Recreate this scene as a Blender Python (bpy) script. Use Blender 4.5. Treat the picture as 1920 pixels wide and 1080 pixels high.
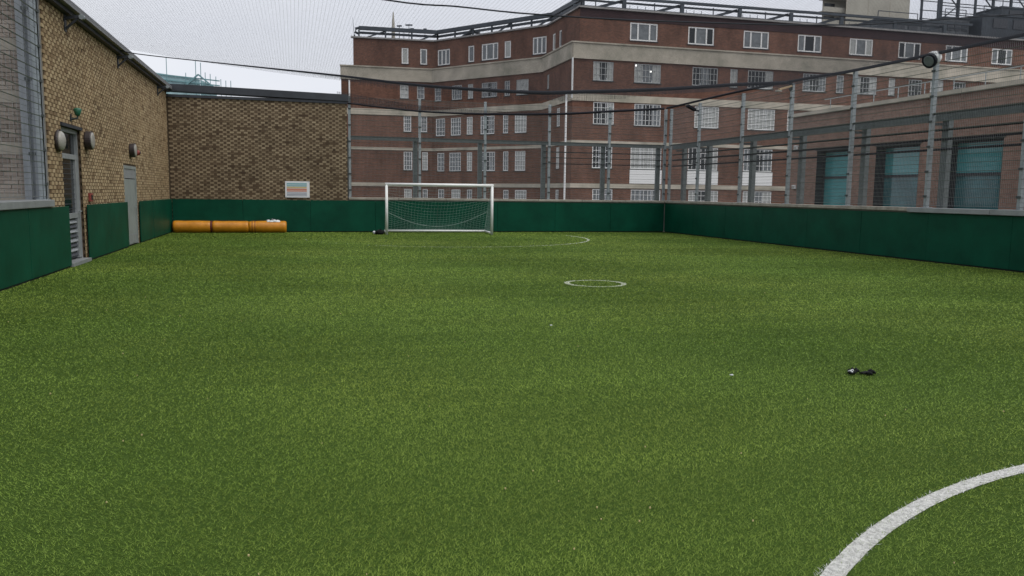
import bpy, math, random
import numpy as np
from mathutils import Vector, Matrix

for o in list(bpy.data.objects):
    bpy.data.objects.remove(o, do_unlink=True)
scene = bpy.context.scene
C = scene.collection
random.seed(7)
rng = np.random.default_rng(11)

# ------------------------------------------------------------------ camera
EYE = 1.54
YAW, PITCH, ROLL, FPX = 0.2632307555, 0.1173063751, 0.0125944244, 1513.4767
fw = Vector((math.sin(YAW) * math.cos(PITCH), math.cos(YAW) * math.cos(PITCH), -math.sin(PITCH)))
rt = Vector((math.cos(YAW), -math.sin(YAW), 0))
up = rt.cross(fw)
r2 = rt * math.cos(ROLL) + up * math.sin(ROLL)
u2 = -rt * math.sin(ROLL) + up * math.cos(ROLL)
cam_data = bpy.data.cameras.new('camera')
cam_data.sensor_width = 36.0
cam_data.lens = FPX / 1920 * 36.0
cam_data.clip_start = 0.05
cam_data.clip_end = 3000
cam = bpy.data.objects.new('camera', cam_data)
C.objects.link(cam)
m = Matrix((r2, u2, -fw)).transposed().to_4x4()
m.translation = Vector((0, 0, EYE))
cam.matrix_world = m
scene.camera = cam

# ------------------------------------------------------------------ sky and sun (overcast)
SUN_EL, SUN_AZ = math.radians(58), math.radians(128)      # azimuth clockwise from +Y
world = bpy.data.worlds.new('World')
scene.world = world
world.use_nodes = True
nt = world.node_tree
nt.nodes.clear()
wo = nt.nodes.new('ShaderNodeOutputWorld')
bg = nt.nodes.new('ShaderNodeBackground')
sky = nt.nodes.new('ShaderNodeTexSky')
sky.sky_type = 'NISHITA'
sky.sun_disc = False
sky.sun_elevation = SUN_EL
sky.sun_rotation = SUN_AZ
sky.air_density = 1.5
sky.dust_density = 4.0
tc = nt.nodes.new('ShaderNodeTexCoord')
mp = nt.nodes.new('ShaderNodeMapping')
mp.inputs['Scale'].default_value = (1.2, 1.2, 3.5)
cn = nt.nodes.new('ShaderNodeTexNoise')
cn.inputs['Scale'].default_value = 1.6
cn.inputs['Detail'].default_value = 5
cr = nt.nodes.new('ShaderNodeValToRGB')
cr.color_ramp.elements[0].position = 0.3
cr.color_ramp.elements[0].color = (6.3, 6.55, 7.3, 1)
cr.color_ramp.elements[1].position = 0.7
cr.color_ramp.elements[1].color = (7.2, 7.38, 7.9, 1)
mx = nt.nodes.new('ShaderNodeMix')
mx.data_type = 'RGBA'
mx.inputs[0].default_value = 0.93                       # a closed cloud deck over the clear sky
nt.links.new(tc.outputs['Generated'], mp.inputs['Vector'])
nt.links.new(mp.outputs['Vector'], cn.inputs['Vector'])
nt.links.new(cn.outputs['Fac'], cr.inputs['Fac'])
nt.links.new(sky.outputs['Color'], mx.inputs[6])
nt.links.new(cr.outputs['Color'], mx.inputs[7])
nt.links.new(mx.outputs[2], bg.inputs['Color'])
bg.inputs['Strength'].default_value = 0.1
nt.links.new(bg.outputs['Background'], wo.inputs['Surface'])

sun_data = bpy.data.lights.new('sun', 'SUN')
sun_data.energy = 1.5
sun_data.angle = math.radians(50)
sun_data.color = (1.0, 0.97, 0.92)
sun = bpy.data.objects.new('sun', sun_data)
C.objects.link(sun)
sd = Vector((math.sin(SUN_AZ) * math.cos(SUN_EL), math.cos(SUN_AZ) * math.cos(SUN_EL), math.sin(SUN_EL)))
sun.rotation_euler = sd.to_track_quat('Z', 'Y').to_euler()

scene.view_settings.view_transform = 'Standard'
scene.view_settings.look = 'None'
scene.view_settings.exposure = 0.3
scene.view_settings.gamma = 1.0
scene.view_settings.use_curve_mapping = False
scene.render.resolution_x = 1024
scene.render.resolution_y = 576


# ------------------------------------------------------------------ materials
def mat(name, col, rough=0.6, metal=0.0, spec=0.5, noise=0.0, nscale=4.0, bump=0.0, bscale=40.0, ncol=None, stretch=None):
    mt = bpy.data.materials.new(name)
    mt.use_nodes = True
    n, l = mt.node_tree.nodes, mt.node_tree.links
    b = n['Principled BSDF']
    b.inputs['Base Color'].default_value = (*col, 1)
    b.inputs['Roughness'].default_value = rough
    b.inputs['Metallic'].default_value = metal
    b.inputs['Specular IOR Level'].default_value = spec
    if noise or bump:
        t = n.new('ShaderNodeTexCoord')
        src = t.outputs['Object']
        if stretch:
            mp_ = n.new('ShaderNodeMapping')
            mp_.inputs['Scale'].default_value = stretch
            l.new(src, mp_.inputs['Vector'])
            src = mp_.outputs['Vector']
    if noise:
        tx = n.new('ShaderNodeTexNoise')
        tx.inputs['Scale'].default_value = nscale
        tx.inputs['Detail'].default_value = 6
        tx.inputs['Roughness'].default_value = 0.65
        l.new(src, tx.inputs['Vector'])
        rp = n.new('ShaderNodeValToRGB')
        c2 = ncol or tuple(c * (1 - noise) for c in col)
        rp.color_ramp.elements[0].position = 0.32
        rp.color_ramp.elements[0].color = (*c2, 1)
        rp.color_ramp.elements[1].position = 0.68
        rp.color_ramp.elements[1].color = (*tuple(min(1, c * (1 + noise * 0.5)) for c in col), 1)
        l.new(tx.outputs['Fac'], rp.inputs['Fac'])
        l.new(rp.outputs['Color'], b.inputs['Base Color'])
    if bump:
        tb = n.new('ShaderNodeTexNoise')
        tb.inputs['Scale'].default_value = bscale
        tb.inputs['Detail'].default_value = 4
        l.new(src, tb.inputs['Vector'])
        bp = n.new('ShaderNodeBump')
        bp.inputs['Strength'].default_value = bump
        bp.inputs['Distance'].default_value = 0.02
        l.new(tb.outputs['Fac'], bp.inputs['Height'])
        l.new(bp.outputs['Normal'], b.inputs['Normal'])
    return mt


def brick_piece_mat(name, stops, stain=(0.8, 1.12)):
    """Real bricks: the colour of each comes from its own 'tone' value, with grain and weather stains."""
    mt = bpy.data.materials.new(name)
    mt.use_nodes = True
    n, l = mt.node_tree.nodes, mt.node_tree.links
    b = n['Principled BSDF']
    b.inputs['Roughness'].default_value = 0.9
    b.inputs['Specular IOR Level'].default_value = 0.2
    a = n.new('ShaderNodeAttribute')
    a.attribute_name = 'tone'
    rp = n.new('ShaderNodeValToRGB')
    el = rp.color_ramp.elements
    while len(el) < len(stops):
        el.new(0.5)
    for e, (p, c) in zip(el, stops):
        e.position = p
        e.color = (*c, 1)
    l.new(a.outputs['Fac'], rp.inputs['Fac'])
    g = n.new('ShaderNodeNewGeometry')
    tx = n.new('ShaderNodeTexNoise')
    tx.inputs['Scale'].default_value = 0.9
    tx.inputs['Detail'].default_value = 7
    tx.inputs['Roughness'].default_value = 0.7
    l.new(g.outputs['Position'], tx.inputs['Vector'])
    mr = n.new('ShaderNodeMapRange')
    mr.inputs[1].default_value = 0.3
    mr.inputs[2].default_value = 0.7
    mr.inputs[3].default_value = stain[0]
    mr.inputs[4].default_value = stain[1]
    l.new(tx.outputs['Fac'], mr.inputs[0])
    hs = n.new('ShaderNodeHueSaturation')
    l.new(rp.outputs['Color'], hs.inputs['Color'])
    l.new(mr.outputs[0], hs.inputs['Value'])
    l.new(hs.outputs['Color'], b.inputs['Base Color'])
    tb = n.new('ShaderNodeTexNoise')
    tb.inputs['Scale'].default_value = 60
    l.new(g.outputs['Position'], tb.inputs['Vector'])
    bp = n.new('ShaderNodeBump')
    bp.inputs['Strength'].default_value = 0.5
    bp.inputs['Distance'].default_value = 0.01
    l.new(tb.outputs['Fac'], bp.inputs['Height'])
    l.new(bp.outputs['Normal'], b.inputs['Normal'])
    return mt


def brick_far_mat(name, c1, c2, mortar, patch=0.25):
    """Brickwork too far away to pick apart: laid from the wall's own UV in metres."""
    mt = bpy.data.materials.new(name)
    mt.use_nodes = True
    n, l = mt.node_tree.nodes, mt.node_tree.links
    b = n['Principled BSDF']
    b.inputs['Roughness'].default_value = 0.9
    b.inputs['Specular IOR Level'].default_value = 0.2
    uv = n.new('ShaderNodeUVMap')
    br = n.new('ShaderNodeTexBrick')
    br.inputs['Scale'].default_value = 1.0
    br.inputs['Brick Width'].default_value = 0.225
    br.inputs['Row Height'].default_value = 0.075
    br.inputs['Mortar Size'].default_value = 0.008
    br.inputs['Color1'].default_value = (*c1, 1)
    br.inputs['Color2'].default_value = (*c2, 1)
    br.inputs['Mortar'].default_value = (*mortar, 1)
    l.new(uv.outputs['UV'], br.inputs['Vector'])
    g = n.new('ShaderNodeNewGeometry')
    mp_ = n.new('ShaderNodeMapping')
    mp_.inputs['Scale'].default_value = (1, 1, 0.45)
    l.new(g.outputs['Position'], mp_.inputs['Vector'])
    tx = n.new('ShaderNodeTexNoise')
    tx.inputs['Scale'].default_value = 0.7
    tx.inputs['Detail'].default_value = 8
    tx.inputs['Roughness'].default_value = 0.7
    l.new(mp_.outputs['Vector'], tx.inputs['Vector'])
    mr = n.new('ShaderNodeMapRange')
    mr.inputs[1].default_value = 0.3
    mr.inputs[2].default_value = 0.7
    mr.inputs[3].default_value = 1 - patch
    mr.inputs[4].default_value = 1 + patch
    l.new(tx.outputs['Fac'], mr.inputs[0])
    hs = n.new('ShaderNodeHueSaturation')
    l.new(br.outputs['Color'], hs.inputs['Color'])
    l.new(mr.outputs[0], hs.inputs['Value'])
    l.new(hs.outputs['Color'], b.inputs['Base Color'])
    bp = n.new('ShaderNodeBump')
    bp.inputs['Strength'].default_value = 0.6
    bp.inputs['Distance'].default_value = 0.01
    bp.invert = True
    l.new(br.outputs['Fac'], bp.inputs['Height'])
    l.new(bp.outputs['Normal'], b.inputs['Normal'])
    return mt


def grass_mat(name, lo, hi, patch_lo=0.9, patch_hi=1.1, yellow=True):
    mt = bpy.data.materials.new(name)
    mt.use_nodes = True
    n, l = mt.node_tree.nodes, mt.node_tree.links
    b = n['Principled BSDF']
    b.inputs['Roughness'].default_value = 0.6
    b.inputs['Specular IOR Level'].default_value = 0.15
    a = n.new('ShaderNodeAttribute')
    a.attribute_name = 'tone'
    rp = n.new('ShaderNodeValToRGB')
    rp.color_ramp.elements[0].color = (*lo, 1)
    rp.color_ramp.elements[1].color = (*hi, 1)
    l.new(a.outputs['Fac'], rp.inputs['Fac'])
    g = n.new('ShaderNodeNewGeometry')
    tx = n.new('ShaderNodeTexNoise')
    tx.inputs['Scale'].default_value = 0.55
    tx.inputs['Detail'].default_value = 6
    tx.inputs['Roughness'].default_value = 0.68
    l.new(g.outputs['Position'], tx.inputs['Vector'])
    mr = n.new('ShaderNodeMapRange')
    mr.inputs[1].default_value = 0.3
    mr.inputs[2].default_value = 0.7
    mr.inputs[3].default_value = patch_lo
    mr.inputs[4].default_value = patch_hi
    l.new(tx.outputs['Fac'], mr.inputs[0])
    hs = n.new('ShaderNodeHueSaturation')
    l.new(rp.outputs['Color'], hs.inputs['Color'])
    l.new(mr.outputs[0], hs.inputs['Value'])
    out = hs.outputs['Color']
    if yellow:
        t2 = n.new('ShaderNodeTexNoise')
        t2.inputs['Scale'].default_value = 0.23
        t2.inputs['Detail'].default_value = 4
        l.new(g.outputs['Position'], t2.inputs['Vector'])
        m2 = n.new('ShaderNodeMapRange')
        m2.inputs[1].default_value = 0.35
        m2.inputs[2].default_value = 0.65
        m2.inputs[3].default_value = 0.508
        m2.inputs[4].default_value = 0.486
        l.new(t2.outputs['Fac'], m2.inputs[0])
        l.new(m2.outputs[0], hs.inputs['Hue'])
    if yellow:                       # brushed bands of the pile, running across the pitch
        mp_ = n.new('ShaderNodeMapping')
        mp_.inputs['Scale'].default_value = (0.25, 2.2, 1)
        mp_.inputs['Rotation'].default_value = (0, 0, 0.12)
        l.new(g.outputs['Position'], mp_.inputs['Vector'])
        t3 = n.new('ShaderNodeTexNoise')
        t3.inputs['Scale'].default_value = 1.0
        t3.inputs['Detail'].default_value = 5
        l.new(mp_.outputs['Vector'], t3.inputs['Vector'])
        m3 = n.new('ShaderNodeMapRange')
        m3.inputs[1].default_value = 0.32
        m3.inputs[2].default_value = 0.68
        m3.inputs[3].default_value = 0.85
        m3.inputs[4].default_value = 1.13
        l.new(t3.outputs['Fac'], m3.inputs[0])
        h2 = n.new('ShaderNodeHueSaturation')
        l.new(out, h2.inputs['Color'])
        l.new(m3.outputs[0], h2.inputs['Value'])
        out = h2.outputs['Color']
    l.new(out, b.inputs['Base Color'])
    return mt


M = {}
M['turf_base'] = mat('turf_base', (0.05, 0.09, 0.014), 0.95, spec=0.1, noise=0.25, nscale=30, bump=0.8, bscale=90)
M['blade'] = grass_mat('turf_blade', (0.122, 0.2, 0.024), (0.262, 0.362, 0.068))
M['blade_white'] = grass_mat('white_blade', (0.62, 0.62, 0.6), (0.9, 0.9, 0.87), 0.9, 1.08, False)
M['line_base'] = mat('line_base', (0.5, 0.5, 0.47), 0.9, spec=0.1, noise=0.5, nscale=45)
M['line_worn'] = mat('line_worn', (0.30, 0.34, 0.22), 0.9, spec=0.1, noise=0.4, nscale=12)
YB = [(0.0, (0.095, 0.06, 0.036)), (0.3, (0.21, 0.142, 0.078)), (0.6, (0.385, 0.285, 0.165)), (1.0, (0.48, 0.375, 0.23))]
M['brick'] = brick_piece_mat('yellow_brick', YB)
M['brick_end'] = brick_piece_mat('weathered_brick', [(0.0, (0.055, 0.036, 0.025)), (0.3, (0.12, 0.083, 0.052)), (0.6, (0.265, 0.202, 0.13)), (1.0, (0.36, 0.285, 0.185))], (0.8, 1.12))
M['brick_grey'] = brick_piece_mat('grey_brick', [(0.0, (0.15, 0.12, 0.105)), (0.5, (0.255, 0.215, 0.185)), (1.0, (0.35, 0.31, 0.27))])
M['mortar'] = mat('mortar', (0.095, 0.07, 0.048), 0.95, spec=0.1, noise=0.3, nscale=8)
M['mortar_pale'] = mat('mortar_pale', (0.30, 0.275, 0.235), 0.95, spec=0.1, noise=0.2, nscale=8)
M['board'] = mat('board_green', (0.0022, 0.062, 0.034), 0.48, spec=0.14, noise=0.3, nscale=1.3, bump=0.15, bscale=3)
M['board_gap'] = mat('board_gap_shade', (0.01, 0.014, 0.012), 0.9)  # near-black: shade in the gaps under and between boards, put into colour
M['coping_stone'] = mat('coping_stone', (0.34, 0.31, 0.26), 0.85, noise=0.35, nscale=5, bump=0.3)
M['cap_metal'] = mat('cap_metal', (0.27, 0.285, 0.285), 0.5, metal=0.2, noise=0.2, nscale=3)
M['galv'] = mat('galvanised', (0.30, 0.335, 0.345), 0.5, metal=0.35, noise=0.25, nscale=9)
M['wire'] = mat('fence_wire', (0.235, 0.25, 0.25), 0.5, metal=0.3)
M['frame_dark'] = mat('dark_steel', (0.055, 0.066, 0.066), 0.6, metal=0.2, noise=0.2, nscale=6)
M['guard'] = mat('guard_steel', (0.13, 0.15, 0.15), 0.6, metal=0.2, noise=0.25, nscale=6)
M['rope'] = mat('black_rope', (0.012, 0.013, 0.018), 0.8, spec=0.2)
M['netting'] = mat('net_thread', (0.035, 0.038, 0.045), 0.8, spec=0.2)
M['coping_grey'] = mat('coping_grey', (0.17, 0.175, 0.18), 0.5, metal=0.2, noise=0.2, nscale=3)
M['coping_dark'] = mat('coping_dark', (0.03, 0.034, 0.042), 0.55, noise=0.3, nscale=3)
M['column_steel'] = mat('column_steel', (0.235, 0.255, 0.275), 0.55, metal=0.25, noise=0.3, nscale=2.5, stretch=(2, 2, 0.4))
M['parapet'] = mat('parapet_render', (0.28, 0.26, 0.23), 0.9, noise=0.3, nscale=2)
M['deck'] = mat('roof_felt', (0.09, 0.09, 0.09), 0.95, noise=0.3, nscale=1.5)
M['ground'] = mat('street_ground', (0.07, 0.07, 0.068), 0.95, noise=0.3, nscale=0.2)
M['white_paint'] = mat('white_paint', (0.80, 0.81, 0.79), 0.4, noise=0.08, nscale=6)
M['white_frame'] = mat('white_frame', (0.82, 0.82, 0.8), 0.5)
M['old_frame'] = mat('old_frame', (0.50, 0.51, 0.50), 0.6, noise=0.25, nscale=3)
M['alu'] = mat('aluminium', (0.36, 0.38, 0.39), 0.45, metal=0.4, noise=0.15, nscale=5)
M['door_grey'] = mat('door_grey', (0.26, 0.285, 0.27), 0.5, noise=0.2, nscale=2.5)
M['louvre'] = mat('louvre_dark', (0.05, 0.055, 0.065), 0.5, metal=0.2)
M['glass_dark'] = mat('glass_dark', (0.012, 0.015, 0.018), 0.1, spec=0.35)
M['glass_grey'] = mat('glass_curtained', (0.16, 0.175, 0.185), 0.12, spec=0.5, noise=0.35, nscale=3)
M['glass_pale'] = mat('glass_blind', (0.40, 0.41, 0.39), 0.2, spec=0.5, noise=0.2, nscale=3)
M['glass_teal'] = mat('glass_teal', (0.06, 0.25, 0.255), 0.06, spec=0.6, noise=0.2, nscale=0.8)
M['glass_deep'] = mat('glass_deep', (0.045, 0.14, 0.15), 0.06, spec=0.5, noise=0.4, nscale=1.2)
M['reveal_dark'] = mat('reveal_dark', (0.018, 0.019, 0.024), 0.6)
M['red_brick'] = brick_far_mat('red_brick', (0.19, 0.09, 0.06), (0.125, 0.062, 0.044), (0.128, 0.087, 0.068), 0.36)
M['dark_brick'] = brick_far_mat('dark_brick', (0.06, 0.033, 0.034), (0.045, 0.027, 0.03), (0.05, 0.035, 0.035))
M['rose_brick'] = brick_far_mat('rose_brick', (0.27, 0.165, 0.125), (0.20, 0.12, 0.09), (0.22, 0.17, 0.135), 0.2)
M['yellow_far'] = brick_far_mat('yellow_far', (0.33, 0.23, 0.125), (0.2, 0.13, 0.07), (0.15, 0.115, 0.075))
M['concrete'] = mat('pale_concrete', (0.46, 0.41, 0.335), 0.9, noise=0.4, nscale=0.55, ncol=(0.29, 0.275, 0.215), bump=0.2, bscale=6)
M['concrete2'] = mat('tower_concrete', (0.42, 0.40, 0.34), 0.9, noise=0.15, nscale=0.3)
M['roof_metal'] = mat('roof_metal', (0.30, 0.29, 0.28), 0.7, noise=0.25, nscale=1)
M['gantry'] = mat('gantry_steel', (0.05, 0.062, 0.075), 0.5, metal=0.3, noise=0.3, nscale=1.5)
M['plant'] = mat('plant_grey', (0.10, 0.11, 0.12), 0.6, noise=0.3, nscale=1)
M['teal_sheet'] = mat('scaffold_sheet', (0.42, 0.60, 0.62), 0.8, noise=0.35, nscale=0.8)
M['teal_pole'] = mat('scaffold_pole', (0.16, 0.30, 0.32), 0.7)
M['orange'] = mat('orange_vinyl', (0.58, 0.23, 0.012), 0.42, spec=0.45, noise=0.25, nscale=2.5, bump=0.35, bscale=7)
M['dark_red'] = mat('dark_red_webbing', (0.10, 0.012, 0.006), 0.7)
M['black'] = mat('black_cloth', (0.008, 0.009, 0.009), 0.8, spec=0.2)
M['white_cloth'] = mat('white_cloth', (0.72, 0.74, 0.74), 0.8, spec=0.2, noise=0.15, nscale=20)
M['lamp_body'] = mat('lamp_body', (0.03, 0.022, 0.022), 0.5)
M['lamp_lens'] = mat('lamp_lens', (0.33, 0.315, 0.28), 0.35, noise=0.12, nscale=8)
M['green_sign'] = mat('green_light', (0.02, 0.12, 0.07), 0.4)
M['red_box'] = mat('red_box', (0.24, 0.045, 0.035), 0.5)
M['sign_white'] = mat('sign_white', (0.72, 0.72, 0.74), 0.4)
M['sign_teal'] = mat('sign_teal', (0.24, 0.42, 0.46), 0.5)
M['sign_yellow'] = mat('sign_yellow', (0.55, 0.44, 0.22), 0.5)
M['sign_red'] = mat('sign_red', (0.55, 0.22, 0.15), 0.5)
M['sign_grey'] = mat('sign_grey', (0.27, 0.29, 0.36), 0.5)
M['goal_net'] = mat('goal_net', (0.34, 0.42, 0.38), 0.8)
M['timber'] = mat('arm_timber', (0.42, 0.31, 0.19), 0.6)
lit = bpy.data.materials.new('lit_lamp')
lit.use_nodes = True
lit.node_tree.nodes['Principled BSDF'].inputs['Emission Color'].default_value = (1, 0.98, 0.94, 1)
lit.node_tree.nodes['Principled BSDF'].inputs['Emission Strength'].default_value = 1.6
M['lit'] = lit

# ------------------------------------------------------------------ geometry helpers
ORIG = {}


class MB:
    def __init__(self):
        self.v, self.f, self.uv, self.tone = [], [], [], []

    def quad(self, a, b, c, d, uv=None):
        i = len(self.v)
        self.v += [tuple(a), tuple(b), tuple(c), tuple(d)]
        self.f.append((i, i + 1, i + 2, i + 3))
        if uv:
            self.uv += uv
        return self

    def hexa(self, p):
        i = len(self.v)
        self.v += [tuple(q) for q in p]
        for a in ((0, 3, 2, 1), (4, 5, 6, 7), (0, 1, 5, 4), (1, 2, 6, 5), (2, 3, 7, 6), (3, 0, 4, 7)):
            self.f.append(tuple(i + k for k in a))
        return self

    def box(self, x0, x1, y0, y1, z0, z1):
        return self.hexa([(x0, y0, z0), (x1, y0, z0), (x1, y1, z0), (x0, y1, z0),
                          (x0, y0, z1), (x1, y0, z1), (x1, y1, z1), (x0, y1, z1)])

    def obox(self, o, d, n, u0, u1, w0, w1, z0, z1):
        """box along direction d (2D unit) from o, n = normal (2D): u along d, w along n"""
        P = lambda u, w, z: (o[0] + d[0] * u + n[0] * w, o[1] + d[1] * u + n[1] * w, z)
        return self.hexa([P(u0, w0, z0), P(u1, w0, z0), P(u1, w1, z0), P(u0, w1, z0),
                          P(u0, w0, z1), P(u1, w0, z1), P(u1, w1, z1), P(u0, w1, z1)])

    def bar(self, a, b, w, h=None):
        a, b = Vector(a), Vector(b)
        h = h or w
        d = (b - a).normalized()
        s = d.cross(Vector((0, 0, 1)))
        if s.length < 1e-3:
            s = Vector((1, 0, 0))
        s.normalize()
        t = s.cross(d).normalized()
        q = []
        for p in (a, b):
            for (i, j) in ((-1, -1), (1, -1), (1, 1), (-1, 1)):
                q.append(p + s * (w / 2 * i) + t * (h / 2 * j))
        return self.hexa(q)

    def tube(self, pts, r, n=8, caps=True):
        pts = [Vector(p) for p in pts]
        rs = r if isinstance(r, (list, tuple)) else [r] * len(pts)
        i0 = len(self.v)
        for k, p in enumerate(pts):
            d = (pts[min(k + 1, len(pts) - 1)] - pts[max(k - 1, 0)]).normalized()
            s = d.cross(Vector((0, 0, 1)))
            if s.length < 1e-3:
                s = d.cross(Vector((1, 0, 0)))
            s.normalize()
            t = s.cross(d)
            for j in range(n):
                a = 2 * math.pi * j / n
                self.v.append(tuple(p + (s * math.cos(a) + t * math.sin(a)) * rs[k]))
        for k in range(len(pts) - 1):
            for j in range(n):
                a, b = i0 + k * n + j, i0 + k * n + (j + 1) % n
                self.f.append((a, b, b + n, a + n))
        if caps:
            self.f.append(tuple(i0 + j for j in range(n))[::-1])
            self.f.append(tuple(i0 + (len(pts) - 1) * n + j for j in range(n)))
        return self

    def lathe(self, c, axis, prof, n=20):
        """prof: (distance along axis, radius)"""
        ax = Vector(axis).normalized()
        s = ax.cross(Vector((0, 0, 1)))
        if s.length < 1e-3:
            s = Vector((1, 0, 0))
        s.normalize()
        t = ax.cross(s)
        i0 = len(self.v)
        c = Vector(c)
        for (h, r) in prof:
            for j in range(n):
                a = 2 * math.pi * j / n
                self.v.append(tuple(c + ax * h + (s * math.cos(a) + t * math.sin(a)) * r))
        for k in range(len(prof) - 1):
            for j in range(n):
                a, b = i0 + k * n + j, i0 + k * n + (j + 1) % n
                self.f.append((a, b, b + n, a + n))
        self.f.append(tuple(i0 + j for j in range(n))[::-1])
        self.f.append(tuple(i0 + (len(prof) - 1) * n + j for j in range(n)))
        return self

    def build(self, name, material, parent=None, smooth=False, bevel=0.0):
        o0 = ORIG.get(parent.name, Vector((0, 0, 0))) if parent else Vector((0, 0, 0))
        me = bpy.data.meshes.new(name)
        vs = [(x - o0.x, y - o0.y, z - o0.z) for (x, y, z) in self.v] if parent else self.v
        me.from_pydata(vs, [], self.f)
        if self.uv:
            ul = me.uv_layers.new(name='UVMap')
            for lp, c in zip(ul.data, self.uv):
                lp.uv = c
        if self.tone:
            at = me.attributes.new('tone', 'FLOAT', 'POINT')
            at.data.foreach_set('value', self.tone)
        me.materials.append(M[material])
        if smooth:
            me.polygons.foreach_set('use_smooth', [True] * len(me.polygons))
        me.update()
        o = bpy.data.objects.new(name, me)
        C.objects.link(o)
        if parent:
            o.parent = parent
        ORIG[o.name] = o0
        if bevel:
            bm_ = o.modifiers.new('bevel', 'BEVEL')
            bm_.width = bevel
            bm_.segments = 2
        return o


def tag(o, label=None, cat=None, group=None, kind=None):
    if label:
        o['label'] = label
    if cat:
        o['category'] = cat
    if group:
        o['group'] = group
    if kind:
        o['kind'] = kind
    return o


def thing(name, loc, label, cat, group=None):
    e = bpy.data.objects.new(name, None)
    e.empty_display_size = 0.2
    C.objects.link(e)
    e.location = loc
    ORIG[e.name] = Vector(loc)
    return tag(e, label, cat, group)


def box(name, m_, parent, *a, bevel=0.0):
    return MB().box(*a).build(name, m_, parent, bevel=bevel)


XL, XR, YBK = -4.24, 14.83, 30.88
HB = 1.18                                  # height of the green boards

# ------------------------------------------------------------------ the setting
tag(MB().quad((-900, -900, -14), (900, -900, -14), (900, 1400, -14), (-900, 1400, -14)).build('ground', 'ground'), kind='structure')
tag(MB().box(-4.9, 15.9, -6, 32.0, -0.6, -0.02).build('roof_deck', 'deck'), kind='structure')
tag(MB().quad((-4.3, -5.2, 0), (14.9, -5.2, 0), (14.9, 30.95, 0), (-4.3, 30.95, 0)).build('turf', 'turf_base'), kind='structure')

# markings: two goal areas and the centre spot ring
CX, CYM = 5.0, 13.0
RINGS = [  # name, centre, radius outer, width, start, end angle (deg)
    ('goal_area_line', (CX, -1.1), 4.815, 0.085, 8, 172),
    ('goal_area_line', (CX, 27.1), 4.82, 0.075, 236, 374),
    ('centre_spot_line', (CX, 13.02), 0.535, 0.085, 0, 360)]


def ring_sheet(name, c, ro, w, a0, a1, z):
    mb = MB()
    n = max(24, int(abs(a1 - a0) / 3))
    for k in range(n):
        q = []
        for (t, r) in ((k, ro - w), (k, ro), (k + 1, ro), (k + 1, ro - w)):
            a = math.radians(a0 + (a1 - a0) * t / n)
            q.append((c[0] + r * math.cos(a), c[1] + r * math.sin(a), z))
        mb.quad(*q)
    return tag(mb.build(name, 'line_base' if c[1] < 0 else 'line_worn'), kind='structure')


for (nm, c, ro, w, a0, a1) in RINGS:
    ring_sheet(nm, c, ro, w, a0, a1, 0.004)


# blades of the artificial grass
def blades(n_total):
    r0, r1, al = 2.0, 33.0, 1.7
    u = rng.random(n_total)
    e = 2 - al
    r = (r0 ** e + u * (r1 ** e - r0 ** e)) ** (1 / e)
    th = rng.uniform(math.radians(-42), math.radians(68), n_total)     # clockwise from +Y
    x, y = r * np.sin(th), r * np.cos(th)
    k = (x > XL + 0.04) & (x < XR - 0.04) & (y < YBK - 0.03)
    return x[k], y[k], r[k]


def blade_mesh(name, material, x, y, r, white=False):
    n = len(x)
    h = rng.uniform(0.006, 0.017, n)
    w = np.maximum(0.0021, r / 807 * np.interp(r, [3, 12], [0.45, 0.65])) * rng.uniform(0.75, 1.25, n)
    # blades lean in brushed patches, with a scatter of their own
    ph = 1.3 * np.sin(x * 0.9 + 0.5 * np.sin(y * 0.7)) + 1.1 * np.sin(y * 1.3 + x * 0.35) + rng.normal(0, 1.6, n)
    lean = np.abs(rng.normal(1.1, 0.5, n))
    dx, dy = np.cos(ph) * lean * h, np.sin(ph) * lean * h
    fa = rng.uniform(0, math.pi, n)
    wx, wy = np.cos(fa) * w / 2, np.sin(fa) * w / 2
    co = np.empty((n, 3, 3), np.float32)
    co[:, 0, 0], co[:, 0, 1], co[:, 0, 2] = x - wx, y - wy, 0.002
    co[:, 1, 0], co[:, 1, 1], co[:, 1, 2] = x + wx, y + wy, 0.002
    co[:, 2, 0], co[:, 2, 1], co[:, 2, 2] = x + dx, y + dy, h
    me = bpy.data.meshes.new(name)
    me.vertices.add(3 * n)
    me.vertices.foreach_set('co', co.ravel())
    me.loops.add(3 * n)
    me.loops.foreach_set('vertex_index', np.arange(3 * n, dtype=np.int32))
    me.polygons.add(n)
    me.polygons.foreach_set('loop_start', np.arange(0, 3 * n, 3, dtype=np.int32))
    me.polygons.foreach_set('loop_total', np.full(n, 3, np.int32))
    tone = np.repeat(np.clip(rng.beta(2, 2.4, n), 0, 1).astype(np.float32), 3)
    at = me.attributes.new('tone', 'FLOAT', 'POINT')
    at.data.foreach_set('value', tone)
    me.materials.append(M[material])
    me.update()
    o = bpy.data.objects.new(name, me)
    C.objects.link(o)
    return o


bx_, by_, br_ = blades(1700000)
is_line = np.zeros(len(bx_), bool)
for i, (nm, c, ro, w, a0, a1) in enumerate(RINGS):
    dx, dy = bx_ - c[0], by_ - c[1]
    rr = np.hypot(dx, dy)
    an = np.degrees(np.arctan2(dy, dx))
    an = np.where(an < a0 - 1e-6, an + 360, an)
    wob = 0.006 * np.sin(an * 0.9) + rng.normal(0, 0.006, len(rr))
    inside = (rr < ro + wob) & (rr > ro - w + wob) & (an <= a1)
    wear = 0.93 if i == 0 else (np.clip((an - 236) / 120, 0.12, 0.85) + 0.1 * np.sin(an * 0.3) if i == 1 else 0.7 + 0.3 * np.cos(np.radians(an * 2)))
    is_line |= inside & (rng.random(len(rr)) < wear)
tag(blade_mesh('grass', 'blade', bx_[~is_line], by_[~is_line], br_[~is_line]),
    'short green artificial grass covering the pitch', 'grass', kind='stuff')
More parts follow.
